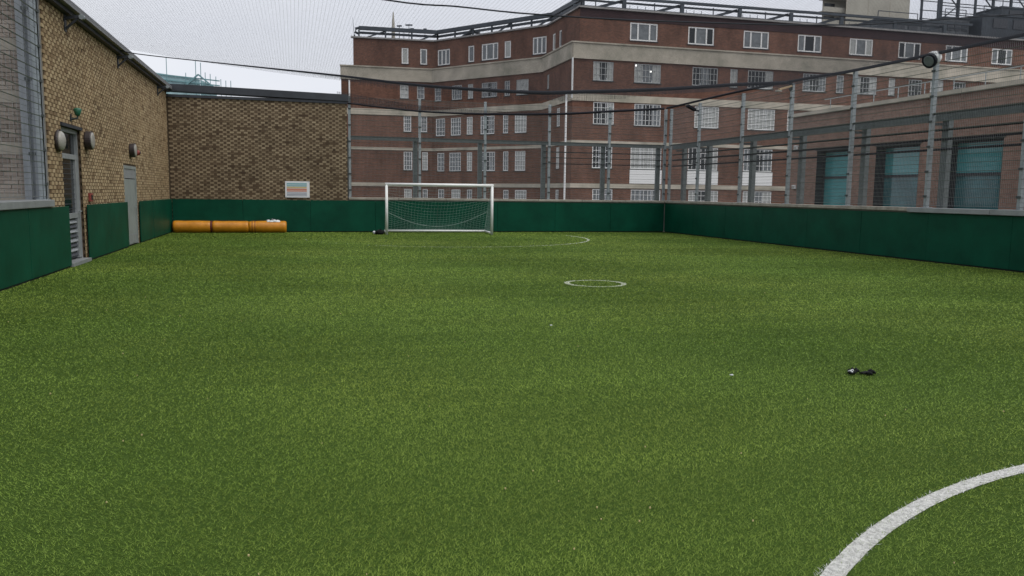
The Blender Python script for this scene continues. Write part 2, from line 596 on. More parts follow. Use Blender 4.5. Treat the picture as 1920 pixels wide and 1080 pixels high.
tag(blade_mesh('white_grass', 'blade_white', bx_[is_line], by_[is_line], br_[is_line]),
    'white artificial grass forming the curved pitch lines', 'grass', kind='stuff')


# ------------------------------------------------------------------ brickwork of single bricks
def brick_meshes(material, lengths, nvar=8):
    """a few shared bricks (front face towards local +y), length along local x"""
    out = {}
    for L in lengths:
        for k in range(nvar):
            mb = MB()
            mb.box(-L / 2, L / 2, -0.03, 0.016, -0.0325, 0.0325)
            me = bpy.data.meshes.new('brick')
            me.from_pydata(mb.v, [], mb.f)
            at = me.attributes.new('tone', 'FLOAT', 'POINT')
            at.data.foreach_set('value', [(k + 0.5) / nvar] * 8)
            me.materials.append(M[material])
            out[(L, k)] = me
    return out


def tone_of(dark):
    if dark:
        return min(0.4, max(0.0, random.gauss(0.26, 0.07)))
    if random.random() < 0.04:
        return random.uniform(0.15, 0.35)
    return min(0.999, max(0.3, random.gauss(0.62, 0.13)))


def brick_wall(parent, o, d, n, u0, u1, z0, z1, holes, material, single_key, n_single=300, skip_course=None, bond=((0.142, False), (0.074, True)), gap=0.011, course=0.075):
    """courses laid from o along d, facing n; the n_single bricks that show largest are objects, the rest one mass"""
    cells = []
    period = sum(b[0] + gap for b in bond)
    for r in range(int((z1 - z0) / course)):
        if skip_course and skip_course(r):
            continue
        z = z0 + (r + 0.5) * course
        u = u0 - (period / 2 if r % 2 else 0)
        k = 0
        while u < u1 - 0.02:
            L, dark = bond[k % len(bond)]
            k += 1
            a, b = max(u, u0), min(u + L, u1)
            u += L + gap
            segs = [(a, b)] if b - a > 0.03 else []
            for (h0, h1, hz0, hz1) in holes:
                if z + 0.03 > hz0 and z - 0.03 < hz1:
                    ns = []
                    for (p, q) in segs:
                        if q <= h0 or p >= h1:
                            ns.append((p, q))
                        else:
                            if p < h0 - 0.03:
                                ns.append((p, h0))
                            if q > h1 + 0.03:
                                ns.append((h1, q))
                    segs = ns
            for (p, q) in segs:
                cells.append((p, q, z, L, dark))
    full = [c for c in cells if c[1] - c[0] > c[3] - 0.001 and single_key(c) is not None]
    full.sort(key=single_key)
    chosen = set(full[:n_single])
    vars_ = brick_meshes(material, [b[0] for b in bond])
    og = ORIG[parent.name]
    ang = math.atan2(d[1], d[0])
    flip = (-d[1] * n[0] + d[0] * n[1]) < 0          # local +y must point along n
    mass = MB()
    hh = 0.0325
    for c in cells:
        p, q, z, L, dark = c
        mid = (p + q) / 2
        t = tone_of(dark)
        w = random.gauss(0, 0.0022) - (0.004 if dark else 0)
        if c in chosen:
            ob = bpy.data.objects.new('brick', vars_[(L, min(7, int(t * 8)))])
            C.objects.link(ob)
            ob.parent = parent
            ob.location = (o[0] + d[0] * mid + n[0] * w - og.x, o[1] + d[1] * mid + n[1] * w - og.y, z - og.z)
            ob.rotation_euler = (random.gauss(0, 0.006), 0, ang + (math.pi if flip else 0))
        else:
            mass.obox(o, d, n, p, q, -0.03, 0.016 + w, z - hh, z + hh)
            mass.tone += [t] * 8
    if mass.v:
        b = mass.build('brickwork', material, parent)
        b['kind'] = 'stuff'
    return len(cells)


# --- long building along the left of the pitch
WX = XL - 0.03                          # wall face
left = thing('brick_building', (WX, 16.35, 0), 'long yellow-brown brick building with two grey doors along the pitch', 'building')
D1 = (17.25, 18.72, 0.0, 2.70)
D2 = (23.0, 24.72, 0.0, 2.13)
holes_y = [D1, D2]


def wall_back(name, material, parent, o, d, n, u0, u1, z0, z1, holes, depth=0.2, w=0.0, reveal=True):
    """sheet with openings and reveals, UV in metres; returns the object"""
    us = sorted({u0, u1, *[h[0] for h in holes], *[h[1] for h in holes]})
    zs = sorted({z0, z1, *[h[2] for h in holes], *[h[3] for h in holes]})
    us = [u for u in us if u0 <= u <= u1]
    zs = [z for z in zs if z0 <= z <= z1]
    mb = MB()
    P = lambda u, ww, z: (o[0] + d[0] * u + n[0] * ww, o[1] + d[1] * u + n[1] * ww, z)
    for i in range(len(us) - 1):
        for j in range(len(zs) - 1):
            um, zm = (us[i] + us[i + 1]) / 2, (zs[j] + zs[j + 1]) / 2
            if any(h[0] < um < h[1] and h[2] < zm < h[3] for h in holes):
                continue
            a, b, c, e = us[i], us[i + 1], zs[j], zs[j + 1]
            mb.quad(P(a, w, c), P(b, w, c), P(b, w, e), P(a, w, e), [(a, c), (b, c), (b, e), (a, e)])
    if reveal:
        for (a, b, c, e) in holes:
            for (p, q, r, s, uv) in (
                    (P(a, w, c), P(a, w - depth, c), P(a, w - depth, e), P(a, w, e), [(a, c), (a + depth, c), (a + depth, e), (a, e)]),
                    (P(b, w, c), P(b, w - depth, c), P(b, w - depth, e), P(b, w, e), [(b, c), (b + depth, c), (b + depth, e), (b, e)]),
                    (P(a, w, e), P(b, w, e), P(b, w - depth, e), P(a, w - depth, e), [(a, e), (b, e), (b, e + depth), (a, e + depth)]),
                    (P(a, w, c), P(b, w, c), P(b, w - depth, c), P(a, w - depth, c), [(a, c), (b, c), (b, c + depth), (a, c + depth)])):
                mb.quad(p, q, r, s, uv)
    return mb.build(name, material, parent)


wall_back('wall', 'mortar', left, (WX, 0), (0, 1), (1, 0), 16.35, 31.1, -0.02, 4.93, holes_y, depth=0.25)
box('rear_block', 'yellow_far', left, -11.9, WX - 0.5, 16.6, 31.0, -14, 4.9)
brick_wall(left, (WX, 0), (0, 1), (1, 0), 16.35, 30.86, 0.0, 4.93, holes_y, 'brick',
           lambda c: (c[0] - 0.08 * 0 if c[2] > 1.28 else None))
# coping: grey fascia; the soffit's shade is put in as a dark strip
MB().box(-11.9, XL + 0.20, 16.2, 31.3, 4.96, 5.075).build('coping', 'coping_grey', left)
MB().box(XL - 0.05, XL + 0.10, 16.3, 30.9, 4.88, 4.956).build('soffit_shade', 'coping_dark', left)
box('wall_return', 'mortar_pale', left, WX - 0.4, WX - 0.003, 16.335, 16.349, 0, 4.9)

# louvred door with glazed transom
fx = WX - 0.10
d1 = MB()
for (a, b, c, e) in ((D1[0], D1[0] + 0.07, 0.02, 2.7), (D1[1] - 0.07, D1[1], 0.02, 2.7)):
    d1.box(fx - 0.05, fx + 0.05, a, b, c, e)
for (c, e) in ((2.62, 2.70), (2.10, 2.20), (0.92, 1.02)):
    d1.box(fx - 0.05, fx + 0.05, D1[0] + 0.072, D1[1] - 0.072, c, e)
d1.box(fx - 0.02, fx + 0.045, D1[1] - 0.25, D1[1] - 0.074, 0.1, 2.098)
d1.box(fx - 0.02, fx + 0.045, D1[0] + 0.074, D1[0] + 0.16, 0.1, 2.098)
door1 = d1.build('door', 'alu', left)
box('threshold', 'cap_metal', door1, fx - 0.05, XL + 0.09, D1[0] + 0.02, D1[1] - 0.02, 0.008, 0.075)
box('transom_pane', 'glass_dark', door1, fx - 0.015, fx - 0.005, D1[0] + 0.07, D1[1] - 0.07, 2.2, 2.62)
box('pane', 'glass_dark', door1, fx - 0.012, fx, D1[0] + 0.16, D1[1] - 0.25, 1.02, 2.1)
box('lower_panel', 'louvre', door1, fx - 0.03, fx - 0.01, D1[0] + 0.16, D1[1] - 0.25, 0.1, 0.92)
for k in range(8):
    z = 0.15 + k * 0.095
    MB().hexa([(fx - 0.01, D1[0] + 0.16, z + 0.05), (fx + 0.03, D1[0] + 0.16, z), (fx + 0.03, D1[1] - 0.25, z), (fx - 0.01, D1[1] - 0.25, z + 0.05),
               (fx - 0.01, D1[0] + 0.16, z + 0.06), (fx + 0.03, D1[0] + 0.16, z + 0.012), (fx + 0.03, D1[1] - 0.25, z + 0.012), (fx - 0.01, D1[1] - 0.25, z + 0.06)]).build('slat', 'alu' if k % 2 else 'louvre', door1)
for k in range(10):
    z = 1.1 + k * 0.1
    box('glazing_bar', 'louvre', door1, fx + 0.002, fx + 0.012, D1[0] + 0.165, D1[1] - 0.255, z, z + 0.014)
MB().tube([(fx + 0.05, D1[1] - 0.15, 1.05), (fx + 0.10, D1[1] - 0.15, 1.05), (fx + 0.10, D1[1] - 0.30, 1.05)], 0.012, 6).build('handle', 'galv', door1)
box('lintel', 'coping_dark', left, WX - 0.05, WX + 0.05, D1[0] - 0.02, D1[1] + 0.02, 2.705, 2.765)
# flush grey door
fx2 = WX - 0.02
d2 = MB()
d2.box(fx2 - 0.05, fx2 + 0.03, D2[0], D2[0] + 0.08, 0.01, 2.13)
d2.box(fx2 - 0.05, fx2 + 0.03, D2[1] - 0.08, D2[1], 0.01, 2.13)
d2.box(fx2 - 0.05, fx2 + 0.03, D2[0] + 0.082, D2[1] - 0.082, 2.05, 2.13)
door2 = d2.build('door', 'door_grey', left)
box('leaf', 'door_grey', door2, fx2 - 0.04, fx2 + 0.005, D2[0] + 0.085, D2[1] - 0.085, 0.03, 1.78)
box('overpanel', 'alu', door2, fx2 - 0.04, fx2 + 0.012, D2[0] + 0.085, D2[1] - 0.085, 1.80, 2.045)
box('kick_plate', 'alu', door2, fx2 + 0.006, fx2 + 0.012, D2[0] + 0.2, D2[1] - 0.2, 0.06, 0.3)
MB().tube([(fx2 + 0.0, D2[1] - 0.25, 1.02), (fx2 + 0.06, D2[1] - 0.25, 1.02), (fx2 + 0.06, D2[1] - 0.42, 1.02)], 0.014, 6).build('handle', 'galv', door2)

# end wall with the orange rolls in front
endw = thing('brick_wall', (-1.1, YBK + 0.05, 0), 'yellow-brown brick end wall with dark coping behind the orange rolls', 'wall')
WY = YBK + 0.03
wall_back('wall', 'mortar', endw, (0, WY), (1, 0), (0, -1), XL, 1.93, -0.02, 4.82, [])
box('rear_wall', 'yellow_far', endw, XL - 0.4, 1.928, WY + 0.01, WY + 0.34, -0.5, 4.82)
brick_wall(endw, (0, WY), (1, 0), (0, -1), XL + 0.03, 1.93, 0.0, 4.82, [], 'brick_end',
           lambda c: ((c[0] - 1.0) ** 2 * 0.5 + (c[2] - 2.4) ** 2 if c[2] > 1.3 else None))
cp = MB()
cp.hexa([(XL, WY - 0.10, 4.93), (1.97, WY - 0.10, 4.81), (1.97, WY + 0.42, 4.81), (XL, WY + 0.42, 4.93),
         (XL, WY - 0.10, 5.17), (1.97, WY - 0.10, 5.05), (1.97, WY + 0.42, 5.05), (XL, WY + 0.42, 5.17)])
cp.build('coping', 'coping_dark', endw)
box('flashing', 'coping_dark', endw, XL, 1.95, WY - 0.06, WY - 0.02, 4.72, 4.81)

# grey brick bay with a steel column at the near end of the long building
bay = thing('brick_bay', (-5.2, 16.30, 0), 'greyish brick bay with steel column at the left edge behind mesh', 'wall')
box('wall', 'mortar_pale', bay, -7.2, -4.62, 16.30, 16.34, 0, 6.6)
brick_wall(bay, (0, 16.295), (1, 0), (0, -1), -6.2, -4.63, 0.0, 6.6, [], 'brick_grey',
           lambda c: abs(c[0] + 4.8) + 0.12 * abs(c[2] - 3) if c[2] > 1.2 and c[2] < 5.4 else None, 300,
           skip_course=lambda r: r % 12 in (4, 5, 6), bond=((0.214, False),), gap=0.011, course=0.075)
for k in range(7):
    z = 4 * 0.075 + k * 0.9 + 0.004
    box('band_course', 'mortar_pale', bay, -6.2, -4.632, 16.272, 16.298, z, z + 0.215)
col_ = MB()
col_.box(-4.625, -4.51, 16.20, 16.33, 0, 6.6)
col_.box(-4.51, -4.44, 16.27, 16.33, 0, 6.6)
col_.box(-4.44, -4.29, 16.20, 16.33, 0, 6.6)
col_.build('steel_column', 'column_steel', bay)
MB().tube([(-4.325, 16.185, 0), (-4.325, 16.185, 6.6)], 0.012, 6).build('conduit', 'rope', bay)
for z in (2.1, 3.4, 4.6):
    box('splice_plate', 'frame_dark', bay, -4.53, -4.42, 16.19, 16.199, z, z + 0.05)


# ------------------------------------------------------------------ green boards round the pitch
def boards(label, a, b, axis, face, edges, back):
    """boards along an axis from a to b; face = coordinate of the face; back = +1/-1 away from the pitch"""
    loc = (face, a, 0) if axis == 'y' else (a, face, 0)
    t = thing('rebound_board', loc, label, 'board', 'green boards round the pitch')
    for (p, q) in zip(edges[:-1], edges[1:]):
        j = random.gauss(0, 0.0025)
        if axis == 'y':
            x0, x1 = sorted((face + j, face + back * 0.028))
            box('panel', 'board', t, x0, x1, p + 0.004, q - 0.004, 0.035, HB, bevel=0.004)
        else:
            y0, y1 = sorted((face + j, face + back * 0.028))
            box('panel', 'board', t, p + 0.004, q - 0.004, y0, y1, 0.035, HB, bevel=0.004)
    if axis == 'y':
        x0, x1 = sorted((face + back * 0.0285, face + back * 0.034))
        box('gap_shade', 'board_gap', t, x0, x1, a + 0.02, b - 0.02, 0.0, HB - 0.05)  # dark sheet behind the panels, painting the shadow line at their foot
    else:
        y0, y1 = sorted((face + back * 0.0285, face + back * 0.034))
        box('gap_shade', 'board_gap', t, a + 0.02, b - 0.02, y0, y1, 0.0, HB - 0.05)
    return t


FX = XL + 0.05
boards('green rebound boards left of the louvred door', 2.5, 17.28, 'y', FX, [2.5, 5.0, 7.45, 9.9, 12.35, 14.8, 17.28], -1)
boards('green rebound boards between the two grey doors', 18.78, 23.02, 'y', FX, [18.78, 20.9, 23.02], -1)
boards('short green rebound board between flush grey door and orange rolls', 24.76, 30.84, 'y', FX, [24.76, 26.9, 28.9, 30.84], -1)
boards('green rebound boards across the far end behind the goal', XL + 0.06, XR - 0.02, 'x', YBK - 0.02,
       list(np.linspace(XL + 0.06, XR - 0.02, 9)), 1)
boards('long green rebound boards below the right-hand mesh fence', 2.5, YBK - 0.04, 'y', XR,
       [2.5, 4.5, 6.85, 9.2, 11.55, 13.95, 16.35, 18.75, 21.15, 23.55, 25.95, 28.35, YBK - 0.04], 1)

# parapets with copings behind the boards
pb = thing('parapet_wall', (8.4, 31.15, 0), 'low parapet with stone coping behind the goal below the fence', 'wall')
box('wall', 'parapet', pb, 1.96, 15.22, YBK + 0.03, YBK + 0.42, -14, 1.215)
xs = np.linspace(1.96, 14.90, 8)
for a, b in zip(xs[:-1], xs[1:]):
    box('coping_stone', 'coping_stone', pb, a + 0.004, b - 0.004, YBK - 0.045, YBK + 0.46, 1.2155, 1.30 + random.gauss(0, 0.003), bevel=0.008)
pr = thing('parapet_wall', (15.1, 17, 0), 'long low parapet with pale coping below the right-hand fence', 'wall')
box('wall', 'parapet', pr, XR + 0.04, XR + 0.43, 2.0, YBK + 0.02, -14, 1.215)
ys = [2.0, 4.5, 7, 9.5, 12, 14.5, 17.0, 19.3, 21.6, 23.9, 26.2, 28.5, YBK - 0.05]
for a, b in zip(ys[:-1], ys[1:]):
    near = b <= 17.01
    box('coping_stone' if not near else 'metal_cap', 'cap_metal' if near else 'coping_stone', pr,
        XR - (0.07 if near else 0.045), XR + 0.47, a + 0.004, b - 0.004, 1.2155 if not near else 1.19, 1.305 + random.gauss(0, 0.003), bevel=0.008)
pl = thing('parapet_wall', (-4.4, 9, 0), 'low parapet with pale metal cap above the left near boards', 'wall')
box('wall', 'parapet', pl, XL - 0.35, XL + 0.015, 2.0, 16.18, -0.5, 1.19)
for a, b in ((2.0, 6.5), (6.5, 11.5), (11.5, 16.19)):
    box('metal_cap', 'cap_metal', pl, XL - 0.4, XL + 0.09, a + 0.003, b - 0.003, 1.192, 1.315, bevel=0.01)


# ------------------------------------------------------------------ mesh fences
def wire(mb, a, b, r):
    a, b = Vector(a), Vector(b)
    d = (b - a).normalized()
    s = d.cross(Vector((0, 0, 1)))
    if s.length < 1e-3:
        s = Vector((1, 0, 0))
    s.normalize()
    t = s.cross(d)
    i = len(mb.v)
    for p in (a, b):
        for k in range(3):
            an = 2 * math.pi * k / 3 + 0.5
            mb.v.append(tuple(p + (s * math.cos(an) + t * math.sin(an)) * r))
    for k in range(3):
        j = (k + 1) % 3
        mb.f.append((i + k, i + j, i + 3 + j, i + 3 + k))


def fence(t, p0, p1, posts, z0, z1, step=0.05, out=(0, 1), rail=True):
    """posts: distances along p0->p1; mesh panels between them"""
    p0, p1 = Vector((*p0, 0)), Vector((*p1, 0))
    d = (p1 - p0).normalized()
    n = Vector((out[0], out[1], 0))
    for k, u in enumerate(posts):
        c = p0 + d * u
        mb = MB()
        mb.obox((c.x, c.y), (d.x, d.y), (n.x, n.y), -0.045, 0.045, -0.05, 0.05, z0, z1 + 0.03)
        mb.obox((c.x, c.y), (d.x, d.y), (n.x, n.y), -0.10, 0.10, -0.09, 0.09, z0 - 0.003, z0 + 0.012)
        po = mb.build('post', 'galv', t)
        for z in np.arange(z0 + 0.25, z1 - 0.1, 0.6):
            MB().obox((c.x, c.y), (d.x, d.y), (n.x, n.y), -0.055, 0.055, -0.075, -0.0505, z, z + 0.05).build('clamp', 'frame_dark', po)
    for a, b in zip(posts[:-1], posts[1:]):
        mb = MB()
        off = -n * 0.062
        A, B = p0 + d * (a + 0.03) + off, p0 + d * (b - 0.03) + off
        for z in np.arange(z0 + 0.06, z1 + 0.001, 0.2):
            for s in (-1, 1):
                sh = n * (s * 0.008)
                wire(mb, A + sh + Vector((0, 0, z)), B + sh + Vector((0, 0, z)), 0.0065)
        for z in np.arange(z0 + 0.16, z1 - 0.05, 0.2):
            wire(mb, A + Vector((0, 0, z)), B + Vector((0, 0, z)), 0.003)
        for u in np.arange(a + step, b - 0.03, step):
            q = p0 + d * u + off
            wire(mb, (q.x, q.y, z0 + 0.04), (q.x, q.y, z1), 0.0028)
        mb.build('mesh_panel', 'wire', t)
        if not rail:
            continue
        rl = MB()
        q0, q1 = p0 + d * (a + 0.048), p0 + d * (b - 0.048)
        rl.bar((q0.x, q0.y, 3.56), (q1.x, q1.y, 3.56), 0.04, 0.05)
        rl.build('mid_rail', 'frame_dark', t)


fb = thing('mesh_fence', (8.4, 31.12, 1.3), 'tall grey welded mesh fence standing behind the goal', 'fence')
FBX = [2.03, 4.66, 7.22, 9.84, 12.40, 14.86]
fence(fb, (2.03, YBK + 0.22), (14.86, YBK + 0.22), [x - 2.03 for x in FBX], 1.302, 5.0, out=(0, 1))
fr = thing('mesh_fence', (15.0, 17, 1.3), 'tall grey welded mesh fence along the right side before teal windows', 'fence')
FRY = [28.42, 25.32, 22.47, 19.55, 16.62, 13.95, 11.1, 8.2, 5.3]
fence(fr, (XR + 0.16, YBK + 0.10), (XR + 0.16, 5.3), [0.14] + [YBK + 0.10 - y for y in FRY], 1.307, 5.0, out=(1, 0))
fl = thing('mesh_fence', (-4.3, 9, 1.3), 'grey welded mesh fence at the left edge before the grey brick bay', 'fence')
fence(fl, (XL - 0.1, 16.1), (XL - 0.1, 4.0), [-0.12, 3.0, 6.0, 9.0, 12.0], 1.317, 5.0, step=0.2, out=(-1, 0), rail=False)


def smooth_path(pts, n):
    """Catmull-Rom through points"""
    pts = [Vector(p) for p in pts]
    P = [pts[0] * 2 - pts[1]] + pts + [pts[-1] * 2 - pts[-2]]
    out = []
    for i in range(1, len(P) - 2):
        for k in range(n):
            t = k / n
            a, b, c, e = P[i - 1], P[i], P[i + 1], P[i + 2]
            out.append(0.5 * ((2 * b) + (c - a) * t + (2 * a - 5 * b + 4 * c - e) * t * t + (3 * b - 3 * c + e - a) * t ** 3))
    out.append(pts[-1])
    return out


hem_b = smooth_path([(1.6, 31.0, 4.79), (3.2, 31.02, 4.66), (4.89, 31.02, 4.56), (7.4, 31.02, 4.56), (10.2, 31.02, 4.67), (12.45, 31.02, 4.86), (14.72, 31.0, 5.05)], 6)
MB().tube(hem_b, [0.025 + 0.022 * min(1, k / 30) for k in range(len(hem_b))], 8).build('hem_rope', 'rope', fb, smooth=True)
hem_r = smooth_path([(14.80, 30.9, 5.06), (14.84, 29.1, 5.08), (14.84, 25.3, 5.10), (14.84, 21.9, 5.05), (14.84, 19.4, 4.98), (14.84, 16.6, 4.965), (14.84, 14.3, 4.97), (14.84, 9, 5.0), (14.84, 5.3, 5.0)], 5)
MB().tube(hem_r, 0.04, 8).build('hem_rope', 'rope', fr, smooth=True)

# --- dark steel guard frames standing just outside the fences
gb = thing('guard_frame', (8.4, 31.7, 0), 'dark steel guard frame standing behind the goal-end fence', 'frame')
for x in FBX:
    box('post', 'guard', gb, x - 0.20, x - 0.03, YBK + 0.55, YBK + 0.67, -0.02, 3.55)
for z, hgt in ((3.46, 0.11), (3.20, 0.03), (2.97, 0.03), (2.73, 0.03)):
    if hgt > 0.05:
        box('rail', 'guard', gb, 1.98, 15.2, YBK + 0.49, YBK + 0.545, z, z + hgt)
    else:
        MB().tube([(9.7, YBK + 0.52, z), (15.2, YBK + 0.52, z)], 0.018, 6).build('cable_rail', 'rope', gb)
gr = thing('guard_frame', (15.5, 17, 0), 'dark steel guard frame with rails behind the right-hand fence', 'frame')
for y in [YBK - 0.4] + FRY:
    box('post', 'guard', gr, XR + 0.56, XR + 0.70, y - 0.10, y + 0.10, -0.02, 3.55)
    box('bracket', 'frame_dark', gr, XR + 0.25, XR + 0.558, y - 0.03, y + 0.03, 3.30, 3.36)
for z, hgt in ((3.42, 0.17), (3.20, 0.03), (2.97, 0.03), (2.73, 0.03)):
    if hgt > 0.05:
        box('rail', 'guard', gr, XR + 0.49, XR + 0.555, 5.2, YBK + 0.45, z, z + hgt)
    else:
        MB().tube([(XR + 0.52, 5.2, z), (XR + 0.52, YBK + 0.45, z)], 0.03, 6).build('cable_rail', 'rope', gr)

# ------------------------------------------------------------------ overhead net and its cables
net = thing('overhead_net', (5.3, 9, 5.0), 'fine dark netting strung over the whole pitch on sagging cables', 'net')


def net_z(x, y):
    s = ((x - 5.6) / 9.7) ** 2
    low = np.interp(y, [-6, 5, 12, 17.6, 22.5], [4.25, 4.25, 4.22, 4.33, 4.36])
    return low + (5.03 - low) * s


tv, tf = [], []


def thread(pts, r):
    i = len(tv)
    for p in pts:
        tv.extend([(p[0] - r * 0.87, p[1] - r * 0.5, p[2] - r * 0.5), (p[0] + r * 0.87, p[1] + r * 0.5, p[2] - r * 0.5), (p[0], p[1], p[2] + r)])
    for k in range(len(pts) - 1):
        for j in range(3):
            a, b = i + 3 * k + j, i + 3 * k + (j + 1) % 3
            tf.append((a, b, b + 3, a + 3))


for x in np.arange(-4.02, 14.82, 0.06):
    ysn = np.linspace(1.0, 22.5, 14)
    thread([(x, y, float(net_z(x, y)) - 0.03) for y in ysn], 0.0011)
for y in np.arange(1.0, 22.5, 0.06):
    xsn = np.linspace(-4.02, 14.82, 16)
    thread([(x, y, float(net_z(x, y)) - 0.03) for x in xsn], 0.0011)
nm_ = MB()
nm_.v, nm_.f = tv, tf
nm_.build('netting', 'netting', net)
ca = smooth_path([(XL, 22.7, 5.02), (-3.74, 22.5, 4.88), (-1.5, 22.5, 4.74), (1.24, 22.5, 4.585), (3.49, 22.5, 4.43), (6.47, 22.5, 4.38), (8.0, 22.5, 4.46), (10.51, 22.5, 4.64), (13.1, 22.5, 4.90), (14.95, 22.47, 5.04)], 5)
MB().tube(ca, [0.012 + 0.04 * min(1, max(0, (k - 8) / 18)) for k in range(len(ca))], 8).build('cable', 'rope', net, smooth=True)
cb = smooth_path([(XL, 12, 5.05), (-2, 12, 4.6), (1.25, 12, 4.26), (2.37, 12, 4.235), (3.51, 12, 4.205), (5.6, 12, 4.24), (9, 12, 4.4), (12, 12, 4.75), (14.9, 12, 5.05)], 5)
MB().tube(cb, 0.012, 6).build('cable', 'netting', net, smooth=True)

dr = MB()
for k, p in enumerate(ca):
    if k < 12 or k > len(ca) - 6:
        continue
    f = min(1, (k - 12) / 8) * min(1, (len(ca) - 6 - k) / 8)
    q = ca[min(k + 1, len(ca) - 1)]
    for j in range(26):
        c_ = p.lerp(q, j / 26)
        wire(dr, (c_.x, c_.y - 0.02, c_.z + 0.02), (c_.x + random.gauss(0, 0.015), c_.y - 0.05, c_.z - (0.22 + 0.05 * math.sin(k * 0.9)) * f - 0.04), 0.0022)
    for j in range(4):
        z_ = (0.06 + 0.05 * j) * f
        wire(dr, (p.x, p.y - 0.03, p.z - z_), (q.x, q.y - 0.03, q.z - z_), 0.0022)
dr.build('net_drape', 'netting', net)
dr = MB()
for k, p in enumerate(hem_b[:-1]):
    f = max(0.0, 1 - k / 26)
    q = hem_b[k + 1]
    if f <= 0:
        continue
    for j in range(26):
        c_ = p.lerp(q, j / 26)
        wire(dr, (c_.x, c_.y, c_.z), (c_.x + random.gauss(0, 0.015), c_.y, c_.z + 0.36 * f + 0.02), 0.0026)
    for j in range(5):
        z_ = (0.06 + 0.07 * j) * f
        wire(dr, (p.x, p.y, p.z + z_), (q.x, q.y, q.z + z_), 0.0026)
dr.build('net_drape', 'netting', fb)

# brackets on the eaves that hold the net cables
for (y, lab) in ((17.9, 'dark net bracket under the eaves above the louvred door'),
                 (22.8, 'dark net bracket under the eaves where the long cable starts'),
                 (29.0, 'dark net bracket under the eaves near the far corner')):
    b = thing('net_bracket', (XL, y, 4.9), lab, 'bracket', 'net brackets under the eaves')
    MB().box(WX + 0.019, WX + 0.035, y - 0.07, y + 0.07, 4.55, 4.87).build('wall_plate', 'coping_dark', b)
    MB().bar((WX + 0.03, y, 4.80), (WX + 0.34, y, 4.86), 0.06).build('arm', 'coping_dark', b)
    MB().bar((WX + 0.03, y, 4.60), (WX + 0.26, y, 4.82), 0.04).build('strut', 'coping_dark', b)
    MB().lathe((WX + 0.33, y - 0.05, 4.84), (0, 1, 0), [(0, 0.05), (0.1, 0.05)], 12).build('pulley', 'galv', b)


# ------------------------------------------------------------------ things on the long building's wall
def bulkhead(y, z, r, label, depth=0.035, body=0.13):
    t = thing('bulkhead_lamp', (WX + 0.012, y, z - r), label, 'lamp', 'round bulkhead lamps on the brick wall')
    MB().lathe((WX + 0.019, y, z), (1, 0, 0), [(0, r * 0.94), (0.02, r), (body - 0.015, r), (body, r * 0.95)], 24).build('body', 'lamp_body', t, smooth=False)
    MB().lathe((WX + 0.0195 + body, y, z), (1, 0, 0), [(0, r * 0.9), (depth * 0.35, r * 0.86), (depth * 0.65, r * 0.7), (depth * 0.9, r * 0.4), (depth, r * 0.08)], 24).build('lens', 'lamp_lens', t, smooth=True)
    MB().box(WX + body + 0.01, WX + body + 0.03, y - 0.02, y + 0.02, z + r * 0.88, z + r * 1.0).build('catch', 'lamp_body', t)


bulkhead(16.95, 2.40, 0.205, 'large pale round lamp left of the louvred door', 0.09, 0.05)
bulkhead(19.12, 2.53, 0.195, 'dark-rimmed round lamp just past the louvred door')
bulkhead(23.95, 2.55, 0.185, 'dark-rimmed round lamp above the flush grey door')
t = thing('emergency_beacon', (WX, 17.98, 2.8), 'small green beacon on a stem above the louvred door', 'lamp')
MB().box(WX + 0.019, WX + 0.03, 17.94, 18.02, 2.84, 2.98).build('wall_plate', 'coping_dark', t)
MB().tube([(WX + 0.02, 17.98, 2.88), (WX + 0.14, 17.98, 2.90), (WX + 0.15, 17.98, 2.97)], 0.022, 8).build('stem', 'frame_dark', t)
MB().lathe((WX + 0.15, 17.98, 2.95), (0, 0, 1), [(0, 0.035), (0.04, 0.055), (0.12, 0.078), (0.14, 0.065), (0.155, 0.02)], 16).build('lens', 'green_sign', t, smooth=True)
t = thing('call_point', (WX, 19.2, 1.24), 'small reddish box on brick just past the louvred door', 'alarm box')
MB().box(WX + 0.019, WX + 0.07, 19.10, 19.30, 1.24, 1.42).build('case', 'red_box', t, bevel=0.008)
MB().box(WX + 0.0705, WX + 0.08, 19.14, 19.26, 1.28, 1.38).build('cover', 'lamp_body', t)
t = thing('alarm_sounder', (WX, 24.75, 2.45), 'small red sounder beside the lamp above the flush door', 'alarm')
MB().lathe((WX + 0.019, 24.75, 2.52), (1, 0, 0), [(0, 0.08), (0.06, 0.08), (0.08, 0.06), (0.11, 0.055)], 14).build('case', 'red_box', t)
MB().lathe((WX + 0.125, 24.75, 2.52), (1, 0, 0), [(0, 0.045), (0.02, 0.03)], 14).build('grille', 'lamp_body', t)

# notice on the end wall
t = thing('notice_board', (0.115, WY, 1.26), 'white notice with coloured bands on the brick end wall', 'sign')
sy = WY - 0.019
MB().box(-0.32, 0.55, sy - 0.03, sy, 1.27, 1.86).build('panel', 'sign_white', t, bevel=0.006)
for (z0, z1, mm) in ((1.74, 1.80, 'sign_teal'), (1.675, 1.725, 'sign_teal'), (1.615, 1.665, 'sign_yellow'), (1.53, 1.60, 'sign_red'), (1.485, 1.52, 'sign_red'),
                     (1.42, 1.455, 'sign_grey'), (1.365, 1.395, 'sign_grey'), (1.325, 1.345, 'sign_grey')):
    MB().box(-0.26, 0.45, sy - 0.033, sy - 0.0302, z0, z1).build('printed_band', mm, t)
for x in (-0.29, 0.52):
    for z in (1.30, 1.83):
        MB().lathe((x, sy - 0.0302, z), (0, -1, 0), [(0, 0.01), (0.004, 0.008)], 8).build('screw', 'galv', t)


